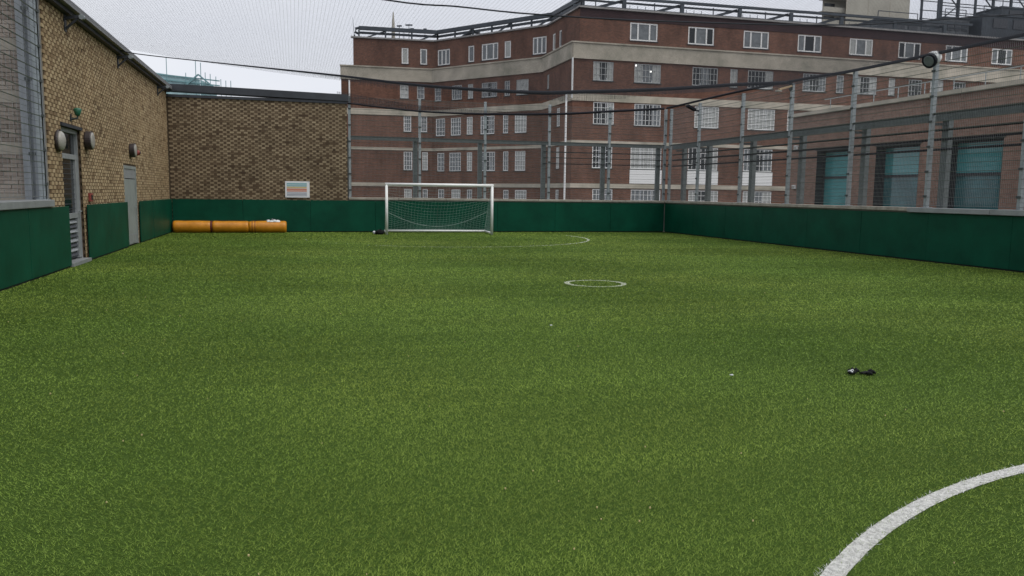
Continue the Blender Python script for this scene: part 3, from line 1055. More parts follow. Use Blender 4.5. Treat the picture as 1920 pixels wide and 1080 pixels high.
# ------------------------------------------------------------------ floodlights on the right-hand posts
t = thing('floodlight', (XR + 0.16, 16.62, 4.9), 'pale-backed floodlight on top of the right-hand fence post', 'floodlight')
fx0, fy0, fz0 = XR - 0.03, 16.50, 4.86
aim = Vector((-0.88, -0.22, -0.42)).normalized()
MB().tube([(XR + 0.16, 16.56, 4.78), (XR + 0.10, 16.52, 4.80), (fx0, fy0, fz0)], 0.03, 8).build('bracket', 'galv', t)
c0 = Vector((fx0, fy0, fz0)) - aim * 0.04
MB().lathe(c0, aim, [(-0.13, 0.03), (-0.11, 0.09), (-0.06, 0.14), (0.03, 0.168), (0.16, 0.172)], 18).build('housing', 'white_paint', t, smooth=True)
MB().lathe(c0 + aim * 0.161, aim, [(0, 0.172), (0.05, 0.178), (0.09, 0.18)], 12).build('visor', 'rope', t)
MB().lathe(c0 + aim * 0.2515, aim, [(0, 0.13), (0.006, 0.12)], 12).build('lens', 'glass_grey', t)
t = thing('arm_light', (XR + 0.16, 22.47, 4.7), 'small light on a pale arm at the fence post under the cable crossing', 'lamp')
MB().bar((XR + 0.08, 22.42, 4.93), (XR - 0.42, 22.30, 4.79), 0.07, 0.05).build('arm', 'timber', t)
MB().box(XR - 0.52, XR - 0.36, 22.24, 22.36, 4.72, 4.765).build('head', 'lamp_lens', t)
MB().box(XR + 0.075, XR + 0.112, 22.40, 22.54, 4.80, 5.0).build('clamp', 'frame_dark', t)
t = thing('arm_light', (XR + 0.16, 28.42, 4.6), 'small black light on an arm at the fence post near the corner', 'lamp')
MB().bar((XR + 0.10, 28.40, 4.72), (XR - 0.12, 28.3, 4.72), 0.05).build('arm', 'rope', t)
MB().hexa([(XR - 0.45, 28.2, 4.86), (XR - 0.12, 28.2, 4.70), (XR - 0.12, 28.42, 4.70), (XR - 0.45, 28.42, 4.86),
           (XR - 0.43, 28.2, 4.93), (XR - 0.10, 28.2, 4.78), (XR - 0.10, 28.42, 4.78), (XR - 0.43, 28.42, 4.93)]).build('head', 'rope', t)

# ------------------------------------------------------------------ goal
GA = math.radians(-3.5)
gx0, gy0, GW, GD, GH = 3.16, 28.98, 3.80, 1.55, 1.83
ga, gb2 = (math.cos(GA), math.sin(GA)), (-math.sin(GA), math.cos(GA))
GP = lambda u, w, z: (gx0 + ga[0] * u + gb2[0] * w, gy0 + ga[1] * u + gb2[1] * w, z)
goal = thing('football_goal', (gx0 + GW / 2, gy0, 0), 'white framed football goal with net before the far boards', 'goal')
r_ = 0.05
MB().tube([GP(0, 0, 0.01), GP(0, 0, GH - 0.05)], r_, 14).build('post', 'white_paint', goal, smooth=True)
MB().tube([GP(GW, 0, 0.01), GP(GW, 0, GH - 0.05)], r_, 14).build('post', 'white_paint', goal, smooth=True)
MB().tube([GP(-0.05, 0, GH - 0.04), GP(GW + 0.05, 0, GH - 0.04)], r_ * 1.03, 14).build('crossbar', 'white_paint', goal, smooth=True)
MB().tube([GP(0, 0.05, 0.07), GP(0, GD, 0.07)], 0.036, 10).build('base_bar', 'white_paint', goal, smooth=True)
MB().tube([GP(GW, 0.05, 0.07), GP(GW, GD, 0.07)], 0.036, 10).build('base_bar', 'white_paint', goal, smooth=True)
MB().tube([GP(-0.02, GD, 0.07), GP(GW + 0.02, GD, 0.07)], 0.042, 10).build('back_bar', 'white_paint', goal, smooth=True)
for u in (0.0, GW):
    MB().tube([GP(u, 0.03, GH - 0.06), GP(u, 0.45, GH - 0.10), GP(u, 0.62, GH - 0.25)], 0.016, 8).build('net_hook', 'galv', goal, smooth=True)
gn = MB()


def net_pt(s, t_):
    """s across 0..1, t_ from crossbar 0 to the back bar 1; hangs slack in the middle"""
    mid = 4 * s * (1 - s)
    w = GD * (0.42 * min(1, t_ * 3) + 0.58 * max(0, (t_ - 0.18) / 0.82) ** 0.9)
    z = (GH - 0.09) * (1 - t_) ** 1.05
    z = z - 0.33 * mid * math.sin(math.pi * min(1, t_ * 1.08)) + 0.10 * (1 - mid) * t_ * (1 - t_)
    return GP(s * GW, w, max(0.03, z))


for i in range(33):
    s = i / 32
    gn.tube([net_pt(s, k / 14) for k in range(15)], 0.0022, 3, False)
for k in range(1, 20):
    gn.tube([net_pt(i / 16, k / 20) for i in range(17)], 0.0022, 3, False)
for u in (0.0, GW):
    for k in range(0, 14):
        w = GD * k / 14
        zt = (GH - 0.09) * (1 - (k / 14) ** 1.5)
        gn.tube([GP(u, w, 0.1), GP(u + (0.05 if u == 0 else -0.05), w, zt / 2), GP(u, w, max(0.12, zt))], 0.0022, 3, False)
    for k in range(1, 14):
        z = GH * k / 14
        wmax = GD * (1 - z / GH) ** 0.66
        gn.tube([GP(u, 0.04, z), GP(u, max(0.06, wmax), z)], 0.0022, 3, False)
gn.build('netting', 'goal_net', goal)
# the slack hem that swings across the back of the net
hem = [net_pt(i / 20, 0.52) for i in range(21)]
MB().tube([(p[0], p[1] - 0.02, p[2] - 0.22 * math.sin(math.pi * i / 20)) for i, p in enumerate(hem)], 0.006, 5).build('net_hem', 'goal_net', goal)


def lump(mb, c, sx, sy, sz, seed, n=12, mrow=8, rough=0.2, flat=True):
    """an uneven soft body resting on z=c[2]"""
    rr = random.Random(seed)
    i0 = len(mb.v)
    ph = [rr.uniform(0, 6.28) for _ in range(6)]
    for a in range(mrow + 1):
        la = math.pi * a / mrow
        for b in range(n):
            lo = 2 * math.pi * b / n
            k = 1 + rough * (math.sin(3 * lo + ph[0]) * math.sin(2 * la + ph[1]) + 0.6 * math.sin(5 * lo + ph[2] + 3 * la)) * math.sin(la)
            z = -math.cos(la) * sz * k
            mb.v.append((c[0] + sx * math.sin(la) * math.cos(lo) * k, c[1] + sy * math.sin(la) * math.sin(lo) * k, c[2] + max(0.0 if flat else -9, z + sz * (0.55 if flat else 1))))
    for a in range(mrow):
        for b in range(n):
            p, q = i0 + a * n + b, i0 + a * n + (b + 1) % n
            mb.f.append((p, q, q + n, p + n))


t = thing('sandbag', (2.93, 29.25, 0), 'black sandbag slumped against the left foot of the goal', 'sandbag')
mb = MB()
lump(mb, (2.93, 29.25, 0), 0.16, 0.2, 0.11, 3)
mb.build('sack', 'black', t, smooth=True)
MB().tube([(2.93, 29.12, 0.15), (2.95, 29.05, 0.22), (2.98, 29.12, 0.16)], 0.014, 6).build('handle_strap', 'black', t)
t = thing('small_ball', (2.76, 29.45, 0), 'small white ball on the turf left of the goal', 'ball')
mb = MB()
mb.lathe((2.76, 29.45, 0.0), (0, 0, 1), [(0.06 - 0.06 * math.cos(math.pi * k / 10), max(0.002, 0.06 * math.sin(math.pi * k / 10))) for k in range(11)], 16)
mb.build('shell', 'white_cloth', t, smooth=True)
MB().tube([(2.76 + 0.0605 * math.cos(a), 29.45 + 0.0605 * math.sin(a), 0.06 + 0.02 * math.sin(2 * a)) for a in np.linspace(0, 6.283, 20)], 0.003, 4).build('seam', 'sign_grey', t)

# ------------------------------------------------------------------ orange padded rolls
RY = 30.50
for (x0, x1, lab, seed) in ((-4.12, -2.86, 'orange vinyl padded roll in the corner, leftmost of three', 1),
                            (-2.82, -1.60, 'orange vinyl padded roll in the middle of the three', 2),
                            (-1.585, -0.30, 'orange vinyl padded roll with ribbed seams and cloth on top', 3)):
    t = thing('padded_roll', ((x0 + x1) / 2, RY, 0), lab, 'padding', 'orange padded rolls along the end wall')
    R_ = 0.212
    prof = []
    L = x1 - x0
    nn = 22
    for k in range(nn + 1):
        h = L * k / nn
        e = min(h, L - h)
        rad = R_ * (1 - 0.10 * math.exp(-e / 0.02)) + 0.004 * math.sin(h * 9 + seed)
        if seed == 3:
            rad -= 0.012 * sum(math.exp(-((h - q) / 0.02) ** 2) for q in (0.06, 0.15, 0.24))
        if seed == 2:
            rad -= 0.010 * math.sin(math.pi * h / L)
        prof.append((h, rad))
    o = MB().lathe((x0, RY, R_), (1, 0, 0), prof, 28).build('cover', 'orange', t, smooth=False)
    for p in o.data.polygons:
        p.use_smooth = len(p.vertices) == 4
    if seed == 1:
        MB().lathe((x1 - 0.025, RY, R_), (1, 0, 0), [(0, R_ * 0.995), (0.03, R_ * 1.012), (0.06, R_ * 0.995)], 28).build('strap', 'dark_red', t)
        MB().lathe((x0 - 0.02, RY, R_), (1, 0, 0), [(0, R_ * 0.8), (0.022, R_ * 0.92)], 28).build('end_cap', 'dark_red', t)
    if seed == 3:
        MB().lathe((x1 - 0.003, RY, R_), (1, 0, 0), [(0, R_ * 0.86), (0.012, R_ * 0.8)], 28).build('end_cap', 'orange', t)
        for q in (0.10, 0.195):
            MB().lathe((x0 + q, RY, R_), (1, 0, 0), [(0, R_ * 0.985), (0.01, R_ * 1.0), (0.02, R_ * 0.985)], 28).build('seam', 'dark_red', t)
    MB().box(x0 + 0.1, x1 - 0.1, RY - 0.006, RY + 0.006, R_ * 2 - 0.012, R_ * 2 + 0.004).build('zip_seam', 'dark_red', t)

t = thing('crumpled_cloth', (-0.72, RY, 0.42), 'crumpled white cloth lying on the orange roll', 'cloth')
mb = MB()
nx, ny = 18, 10
for j in range(ny + 1):
    for i in range(nx + 1):
        u, v = i / nx, j / ny
        x = -0.98 + 0.46 * u + 0.02 * math.sin(9 * v)
        y = RY - 0.13 + 0.24 * v
        base = math.sqrt(max(0, 0.2165 ** 2 - (y - RY) ** 2)) + 0.212
        fold = abs(math.sin(7.0 * u + 2 * v)) * 0.075 * math.sin(math.pi * u) ** 0.7 * math.sin(math.pi * v) ** 0.5
        mb.v.append((x, y, base + 0.004 + fold))
for j in range(ny):
    for i in range(nx):
        a = j * (nx + 1) + i
        mb.f.append((a, a + 1, a + nx + 2, a + nx + 1))
o = mb.build('fabric', 'white_cloth', t, smooth=True)
sm = o.modifiers.new('thickness', 'SOLIDIFY')
sm.thickness = 0.006
MB().tube([(-0.86, RY - 0.10, 0.455), (-0.72, RY - 0.06, 0.505), (-0.62, RY - 0.09, 0.47)], 0.012, 5).build('dark_trim', 'black', t)


# ------------------------------------------------------------------ gloves and litter on the turf
def glove(t, ox, oy, ang, mirror, zoff=0.018, marks=True):
    """palm, cuff, four bent fingers and thumb, in glove metres; x along the fingers"""
    ca_, sa_ = math.cos(ang), math.sin(ang)

    def W(p):
        x, y, z = (0.62 * q for q in p)
        y *= mirror
        return (ox + ca_ * x - sa_ * y, oy + sa_ * x + ca_ * y, zoff + z)
    mb = MB()
    i0 = 0
    rings = [(-0.075, 0.036, 0.012), (-0.05, 0.040, 0.016), (-0.02, 0.037, 0.018), (0.02, 0.046, 0.022), (0.055, 0.048, 0.020), (0.07, 0.042, 0.014)]
    n = 10
    for (x, wy, wz) in rings:
        for j in range(n):
            a = 2 * math.pi * j / n
            mb.v.append(W((x, wy * math.cos(a), 0.016 + wz * math.sin(a) + 0.006 * math.sin(30 * x + 3 * a))))
    for k in range(len(rings) - 1):
        for j in range(n):
            a, b = k * n + j, k * n + (j + 1) % n
            mb.f.append((a, b, b + n, a + n))
    mb.f.append(tuple(range(n))[::-1])
    mb.f.append(tuple((len(rings) - 1) * n + j for j in range(n)))
    for (y, ln, lift, sp) in ((-0.033, 0.058, 0.02, -0.012), (-0.011, 0.072, 0.035, -0.003), (0.011, 0.076, 0.012, 0.004), (0.032, 0.066, 0.03, 0.012)):
        mb.tube([W((0.058, y, 0.016)), W((0.058 + ln * 0.45, y + sp * 0.5, 0.02 + lift)), W((0.058 + ln * 0.8, y + sp, 0.014 + lift * 0.5)), W((0.058 + ln, y + sp, 0.012))],
                [0.012, 0.0115, 0.0105, 0.006], 7)
    mb.tube([W((0.0, 0.036, 0.016)), W((0.03, 0.062, 0.026)), W((0.055, 0.072, 0.016)), W((0.066, 0.073, 0.013))], [0.014, 0.0125, 0.011, 0.006], 7)
    mb.build('shell', 'black', t, smooth=True)
    if not marks:
        return
    s = MB()
    s.tube([W((-0.045, -0.034, 0.026)), W((-0.046, 0, 0.040)), W((-0.045, 0.034, 0.026))], 0.006, 5)
    s.build('wrist_strap', 'white_cloth', t)
    s = MB()
    s.tube([W((0.0, -0.02, 0.040)), W((0.03, 0.004, 0.045)), W((0.012, 0.024, 0.038))], 0.005, 5)
    s.build('back_print', 'white_cloth', t)


t = thing('glove', (4.70, 5.90, 0), 'black glove with white marks, left one of a dropped pair', 'glove', 'dropped gloves')
glove(t, 4.675, 5.905, 0.45, 1, 0.014)
t = thing('glove', (4.82, 5.88, 0), 'plain black glove, right one of a dropped pair', 'glove', 'dropped gloves')
glove(t, 4.785, 5.87, -0.12, -1, 0.010, False)
for (x, y, lab) in ((3.55, 5.99, 'scrap of white paper on the turf near the gloves'), (2.83, 8.75, 'tiny scrap of white paper out in mid pitch')):
    mb = MB()
    for j in range(4):
        for i in range(4):
            mb.v.append((x + i * 0.008 - 0.012, y + j * 0.008 - 0.012, 0.034 + 0.006 * math.sin(3 * i + 2 * j)))
    for j in range(3):
        for i in range(3):
            a = j * 4 + i
            mb.f.append((a, a + 1, a + 5, a + 4))
    o = mb.build('paper_scrap', 'white_cloth')
    sm = o.modifiers.new('thickness', 'SOLIDIFY')
    sm.thickness = 0.002
    tag(o, lab, 'paper', 'paper scraps on the turf')


cm = MB()
for k in range(70):
    r = 2.6 * (10 ** random.uniform(0, 0.75))
    a = math.radians(random.uniform(-20, 52))
    x, y = r * math.sin(a), r * math.cos(a)
    if XL + 0.1 < x < XR - 0.1:
        q = random.uniform(0.001, 0.0028) * (1 + r / 12)
        cm.box(x - q, x + q, y - q * 0.7, y + q * 0.7, 0.012, 0.016 + q)
tag(cm.build('crumbs', 'sign_yellow'), 'tiny pale crumbs and fluff scattered over the turf', 'crumbs', kind='stuff')


# ------------------------------------------------------------------ windows
def window(parent, o, d, n, u0, u1, z0, z1, style, pane_mats, inset=0.07, frame='white_frame', lamps=()):
    """frame set back in its opening; panes are sub-parts where they are large enough to tell apart"""
    wf = 0.11 if style == 'lights' else 0.075
    mb = MB()
    a, b = u0 + 0.005, u1 - 0.005
    w0, w1 = -inset - 0.04, -inset + 0.03
    mb.obox(o, d, n, a, a + wf, w0, w1, z0 + 0.005, z1 - 0.005)
    mb.obox(o, d, n, b - wf, b, w0, w1, z0 + 0.005, z1 - 0.005)
    mb.obox(o, d, n, a + wf, b - wf, w0, w1, z0 + 0.005, z0 + wf)
    mb.obox(o, d, n, a + wf, b - wf, w0, w1, z1 - wf, z1 - 0.005)
    W, H = b - a, z1 - z0
    panes = []
    if style == 'lights':                      # upright casements side by side
        cols = [0.0, 0.29, 0.71, 1.0] if W > 1.9 else ([0.0, 0.34, 0.66, 1.0] if W > 1.2 else [0.0, 1.0])
        for c in cols[1:-1]:
            mb.obox(o, d, n, a + W * c - 0.06, a + W * c + 0.06, w0, w1 + 0.004, z0 + wf, z1 - wf)
        for p, q in zip(cols[:-1], cols[1:]):
            panes.append((a + W * p + 0.04, a + W * q - 0.04, z0 + 0.05, z1 - 0.05))
    else:                                      # steel windows of many small panes
        nc, nr = style
        for c in range(1, nc):
            mb.obox(o, d, n, a + W * c / nc - 0.017, a + W * c / nc + 0.017, w0, w1 + 0.003, z0 + wf, z1 - wf)
        for r in range(1, nr):
            mb.obox(o, d, n, a + wf, b - wf, w0 + 0.002, w1, z0 + H * r / nr - 0.015, z0 + H * r / nr + 0.015)
        third = [0, 0.33, 0.67, 1.0] if W > 1.6 else [0, 1.0]
        for p, q in zip(third[:-1], third[1:]):
            panes.append((a + W * p + 0.02, a + W * q - 0.001, z0 + 0.03, z1 - 0.03))
    wn = mb.build('window', frame, parent)
    sl = MB()
    sl.obox(o, d, n, u0 - 0.06, u1 + 0.06, -inset + 0.03, 0.05, z0 - 0.06, z0 + 0.004)
    sl.build('sill', 'reveal_dark' if style == 'lights' else 'frame_dark', wn)
    for k, (p, q, c, e) in enumerate(panes):
        pm = pane_mats[k % len(pane_mats)]
        pn = MB()
        pn.obox(o, d, n, p, q, -inset - 0.02, -inset - 0.008, c, e)
        pn.build('pane', pm, wn)
    for (u, z) in lamps:
        lm = MB()
        lm.obox(o, d, n, u - 0.07, u + 0.07, -inset - 0.004, -inset + 0.002, z - 0.07, z + 0.07)
        lm.build('lit_lamp', 'lit', wn)
    return wn


def frame_of(A, B):
    A, B = Vector(A), Vector(B)
    d = (B - A).normalized()
    n = Vector((-d.y, d.x))
    if n.dot(Vector((5, 0)) - (A + B) / 2) < 0:
        n = -n
    return (A.x, A.y), (d.x, d.y), (n.x, n.y), (B - A).length


# ------------------------------------------------------------------ large red brick building
big = thing('red_brick_building', (30, 68, -14), 'large red brick building with pale bands and white windows behind the fence', 'building')
T = [(22.0, 62.0), (21.7, 69.5), (13.5, 80.2), (5.7, 80.6)]
LW = [(21.35, 61.6), (21.3, 69.5), (13.2, 79.7), (4.5, 80.1)]
ENDX = 76.0
PM = [['glass_grey', 'glass_grey', 'glass_grey'], ['glass_dark', 'glass_grey', 'glass_dark'], ['glass_grey', 'glass_dark', 'glass_grey'],
      ['glass_pale', 'glass_grey', 'glass_pale'], ['glass_dark', 'glass_dark', 'glass_pale'], ['glass_pale', 'glass_dark', 'glass_pale'], ['glass_pale'] * 3]
segs_top = [
    ((T[0]), (ENDX, 62.0), [(4.25, 6.66), (9.37, 11.73), (14.45, 16.85), (19.63, 21.97), (24.76, 27.14), (29.81, 32.17), (34.83, 37.27), (39.96, 42.3), (45.1, 47.5)], (13.82, 15.24)),
    (T[0], T[1], [(4.1, 4.7), (5.6, 6.3)], (13.75, 15.15)),
    (T[1], T[2], [(0.15, 1.65), (4.09, 4.83), (5.57, 7.54), (8.45, 9.18), (11.5, 13.1)], (13.75, 15.25)),
    (T[2], T[3], [(0.74, 1.41), (2.55, 3.21)], (13.85, 15.35))]
tp = [0, 1, 0, 2, 3, 1, 0, 2, 0]
for (A, B, wins, (za, zb)) in segs_top:
    o, d, n, L = frame_of(A, B)
    hl = [(a, b, za, zb) for (a, b) in wins]
    wall_back('wall', 'red_brick', big, o, d, n, 0, L, 12.9, 16.06, hl, depth=0.2)
    for k, (a, b) in enumerate(wins):
        window(big, o, d, n, a, b, za, zb, 'lights', PM[tp[k % 9]] if B[0] == ENDX else PM[[0, 3, 0, 2][k % 4]])
    cpm = MB()
    cpm.obox(o, d, n, -0.2, L + 0.2, -0.3, 0.18 + (0.002 if A == T[1] else 0), 16.062, 16.2)
    cpm.build('roof_edge', 'roof_metal', big)
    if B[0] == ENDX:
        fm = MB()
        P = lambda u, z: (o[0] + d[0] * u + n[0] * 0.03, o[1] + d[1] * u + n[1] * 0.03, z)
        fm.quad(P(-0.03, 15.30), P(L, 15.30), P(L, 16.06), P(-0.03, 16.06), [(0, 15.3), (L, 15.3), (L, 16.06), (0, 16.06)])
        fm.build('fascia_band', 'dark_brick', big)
roof = MB()
roof.v = [(ENDX, 62, 16.15), (22, 62, 16.15), (21.7, 69.5, 16.15), (13.5, 80.2, 16.15), (5.7, 80.6, 16.15), (7.4, 98, 16.15), (ENDX, 98, 16.15)]
roof.f = [tuple(range(7))]
roof.build('roof', 'deck', big)
low_rows = {
    'right': [
        ((10.48, 11.97), [(1.69, 3.41, (5, 3)), (5.2, 7.52, (7, 3)), (10.33, 12.65, (7, 3)), (13.79, 14.48, (2, 3)), (15.43, 17.84, (7, 3)), (20.69, 22.99, (7, 3)),
                          (24.01, 24.76, (2, 3)), (25.72, 28.11, (7, 3)), (29.35, 30.01, (2, 3)), (31.43, 32.84, (4, 3)), (33.7, 35.14, (4, 3)), (36.3, 37.59, (4, 3))]),
        ((7.08, 8.82), [(1.77, 3.55, (5, 4)), (5.3, 7.64, (7, 4)), (10.66, 12.9, (7, 4)), (15.59, 18.18, (7, 4)), (19.37, 20.0, (2, 4)), (22.5, 24.8, (7, 4))]),
        ((3.60, 5.48), [(1.77, 3.5, (5, 4)), (5.08, 7.81, (7, 4)), (10.22, 12.96, (7, 4)), (15.37, 18.12, (7, 4))]),
        ((0.2, 1.93), [(1.86, 3.61, (5, 4)), (5.2, 7.85, (7, 4)), (10.37, 13.13, (7, 4)), (15.45, 18.22, (7, 4))])],
    'ret': [((10.48, 11.7), [(6.1, 6.7, (2, 3))]), ((7.08, 8.6), [(3.0, 3.9, (3, 4)), (5.4, 6.2, (2, 4))]), ((3.6, 5.4), [(3.0, 3.9, (3, 4)), (5.4, 6.2, (2, 4))]), ((0.2, 1.85), [(3.0, 3.9, (3, 4))])],
    'diag': [
        ((10.3, 11.65), [(1.55, 2.9, (4, 3)), (3.62, 4.23, (2, 3)), (5.08, 6.9, (5, 3)), (7.92, 8.57, (2, 3)), (9.29, 10.56, (4, 3)), (11.9, 12.75, (2, 3))]),
        ((6.95, 8.62), [(1.72, 3.03, (4, 4)), (3.76, 4.37, (2, 4)), (5.35, 7.0, (5, 4)), (7.96, 8.68, (2, 4)), (9.4, 10.68, (4, 4)), (11.4, 12.6, (3, 4))]),
        ((3.55, 5.32), [(1.79, 2.98, (4, 4)), (3.71, 4.32, (2, 4)), (5.25, 6.96, (5, 4)), (8.0, 8.65, (2, 4)), (9.38, 10.86, (4, 4)), (11.5, 12.4, (2, 4))]),
        ((0.2, 1.8), [(1.61, 2.92, (4, 4)), (3.65, 4.27, (2, 4)), (7.97, 8.63, (2, 4)), (9.42, 10.57, (4, 4)), (11.5, 12.3, (2, 4))])],
    'back': [
        ((10.5, 11.88), [(0.78, 1.5, (2, 3)), (2.32, 3.15, (2, 3))]),
        ((7.34, 8.9), [(0.52, 1.14, (2, 4)), (2.07, 2.8, (3, 4))]),
        ((3.62, 5.42), [(0.46, 1.0, (2, 4)), (1.98, 2.81, (3, 4))]),
        ((0.2, 1.8), [(0.46, 0.96, (2, 4)), (2.04, 2.77, (3, 4))])]}
segs_low = [('right', LW[0], (ENDX, 61.6)), ('ret', LW[0], LW[1]), ('diag', LW[1], LW[2]), ('back', LW[2], LW[3])]
wi = 0
for (key, A, B) in segs_low:
    o, d, n, L = frame_of(A, B)
    hl = [(a, b, za, zb) for ((za, zb), ws) in low_rows[key] for (a, b, _) in ws]
    wall_back('wall', 'red_brick', big, o, d, n, 0, L, -14, 12.1, hl, depth=0.2)
    for ri, ((za, zb), ws) in enumerate(low_rows[key]):
        for (a, b, st) in ws:
            wi += 1
            lamps = [(a + 0.15, zb - 0.14), (a + 1.45, zb - 0.55)] if (key == 'right' and ri == 0 and abs(a - 5.2) < 0.01) else ()
            big_light = key == 'right' and ri == 1 and 10 < a < 16
            pmx = ['glass_pale'] * 3 if big_light else PM[(wi * 5 + ri * 2) % 7]
            if key != 'right':
                pmx = ['glass_grey', 'glass_dark', 'glass_grey'] if wi % 3 else ['glass_pale']
            window(big, o, d, n, a, b, za, zb, st, pmx, frame='old_frame' if ri < 1 else 'white_frame', lamps=lamps)
            if key == 'right' and ri == 2 and b - a > 2:
                sp = MB()
                sp.obox(o, d, n, a - 0.05, b + 0.05, 0.003, 0.05, 2.42, 3.53)
                sp.build('spandrel_panel', 'white_frame', big)
    e = 0.003 * (1 + [s[0] for s in segs_low].index(key))
    for (za, zb, th, nm, mt_) in ((12.102, 13.29, 0.12, 'parapet_band', 'concrete'), (8.86, 9.42, 0.06, 'string_band', 'concrete'), (5.52, 5.78, 0.05, 'string_band', 'concrete'), (2.02, 2.38, 0.06, 'string_band', 'concrete')):
        bm2 = MB()
        bm2.obox(o, d, n, -0.05 - e, L + (0.03 if key != 'back' else 0.06), -0.25, th + e, za, zb)
        bm2.build(nm, mt_, big)
    if nm:
        cpm = MB()
        cpm.obox(o, d, n, -0.1, L + 0.1, -0.32, 0.2 + e, 13.292, 13.40 + e)
        cpm.build('parapet_coping', 'concrete', big)
# downpipes
o, d, n, L = frame_of(LW[2], LW[3])
q = (o[0] + d[0] * 7.95 + n[0] * 0.16, o[1] + d[1] * 7.95 + n[1] * 0.16)
MB().tube([(q[0], q[1], 12.0), (q[0], q[1], 1)], 0.075, 8).build('downpipe', 'white_frame', big)
MB().tube([(21.22, 61.35, 12.1), (21.22, 61.35, 9.0)], 0.075, 8).build('downpipe', 'white_frame', big)
MB().tube([(20.75, 61.35, 9.4), (20.75, 61.35, 0)], 0.075, 8).build('downpipe', 'white_frame', big)
for (xa, ya, xb, z0_, z1_) in ((4.5, 80.1, 5.9, -14, 12.1), (5.7, 80.6, 7.4, 12.1, 16.1)):
    MB().quad((xa, ya, z0_), (xb, 98, z0_), (xb, 98, z1_), (xa, ya, z1_), [(0, z0_), (18, z0_), (18, z1_), (0, z1_)]).build('end_wall', 'red_brick', big)

# steel gantry and ducts on its roof
ga_ = thing('roof_gantry', (40, 62.6, 16.2), 'dark steel rail gantry with braces along the red brick roof edge', 'gantry')
gy = 62.55
MB().bar((21.6, gy, 17.15), (60, gy, 17.28), 0.2, 0.2).build('top_rail', 'gantry', ga_)
MB().bar((21.6, gy + 0.5, 16.92), (60, gy + 0.5, 17.0), 0.14, 0.14).build('second_rail', 'gantry', ga_)
MB().bar((21.6, gy, 16.34), (60, gy, 16.34), 0.14, 0.14).build('bottom_rail', 'gantry', ga_)
for x in (25.9, 31.0, 36.3, 41.2, 46.2, 51.7, 57.0):
    MB().box(x - 0.16, x + 0.16, gy - 0.09, gy + 0.09, 16.2, 17.06).build('post', 'gantry', ga_)
    MB().bar((x - 2.1, gy + 0.3, 16.4), (x - 0.1, gy + 0.3, 17.0), 0.16, 0.2).build('brace', 'gantry', ga_)
    MB().bar((x - 2.4, gy + 0.1, 16.3), (x - 2.4, gy + 0.1, 17.0), 0.07).build('stay', 'gantry', ga_)
    for k in range(3):
        MB().bar((x + 1.0 + 0.7 * k, gy + 1.2, 16.2), (x + 1.0 + 0.7 * k, gy + 1.2, 16.95), 0.035).build('baluster', 'gantry', ga_)
du = thing('roof_duct', (14, 79, 16.2), 'thick dark ducts following the left wing roof edge', 'duct')
in_ = [(22.6, 63.0), (22.2, 69.8), (13.9, 80.9), (6.3, 81.2)]
for a, b in zip(in_[:-1], in_[1:]):
    L = math.hypot(b[0] - a[0], b[1] - a[1])
    MB().bar((a[0], a[1], 17.12), (b[0], b[1], 17.12), 0.32, 0.34).build('duct_run', 'gantry', du)
    MB().bar((a[0], a[1] + 0.3, 16.74), (b[0], b[1] + 0.3, 16.74), 0.2, 0.2).build('duct_run', 'gantry', du)
    nseg = max(2, int(L / 2.1))
    for k in range(nseg + 1):
        t_ = k / nseg
        x, y = a[0] + (b[0] - a[0]) * t_, a[1] + (b[1] - a[1]) * t_
        MB().box(x - 0.07, x + 0.07, y - 0.10, y + 0.10, 16.2, 16.949).build('support', 'gantry', du)
        if k < nseg and k % 2 == 0:
            x2, y2 = a[0] + (b[0] - a[0]) * (t_ + 0.7 / nseg), a[1] + (b[1] - a[1]) * (t_ + 0.7 / nseg)
            MB().bar((x2, y2 + 0.1, 16.3), (x, y + 0.1, 16.95), 0.1, 0.12).build('brace', 'gantry', du)
MB().tube([(6.3, 81.2, 17.12), (6.0, 81.2, 17.05), (5.95, 81.2, 16.7), (6.3, 81.3, 16.6)], 0.13, 8).build('end_bend', 'gantry', du, smooth=True)
MB().tube([(17.3, 77.3, 16.2), (17.3, 77.3, 16.6), (16.9, 77.9, 16.75), (16.3, 78.6, 16.6), (16.1, 78.8, 16.2)], 0.12, 8).build('bypass', 'gantry', du, smooth=True)

# masts on the left wing
mt_ = thing('antenna_mast', (9.75, 82.5, 16.2), 'pale mast with small aerials above the left wing roof', 'antenna')
MB().tube([(9.75, 82.5, 16.2), (9.75, 82.5, 18.0), (9.75, 82.5, 19.1)], [0.2, 0.14, 0.05], 8).build('mast', 'concrete2', mt_)
for (x, z, w) in ((10.35, 17.9, 0.5), (11.3, 18.05, 0.7), (11.6, 17.7, 0.4), (12.9, 17.75, 0.35), (10.8, 17.5, 0.4)):
    MB().tube([(x, 82.5, 16.2), (x, 82.5, z)], 0.035, 6).build('pole', 'gantry', mt_)
    MB().bar((x - w / 2, 82.5, z - 0.12), (x + w / 2, 82.5, z - 0.08), 0.07, 0.14).build('aerial', 'gantry', mt_)
MB().bar((9.6, 82.55, 17.3), (13.0, 82.55, 17.3), 0.05).build('boom', 'gantry', mt_)
t = thing('whip_aerial', (5.85, 80.9, 16.2), 'thin whip aerial at the left end of the roof', 'antenna')
MB().tube([(5.85, 80.9, 16.2), (5.7, 80.9, 18.0)], [0.03, 0.012], 5).build('rod', 'gantry', t)
MB().box(5.78, 5.92, 80.83, 80.97, 16.2, 16.4).build('foot', 'gantry', t)

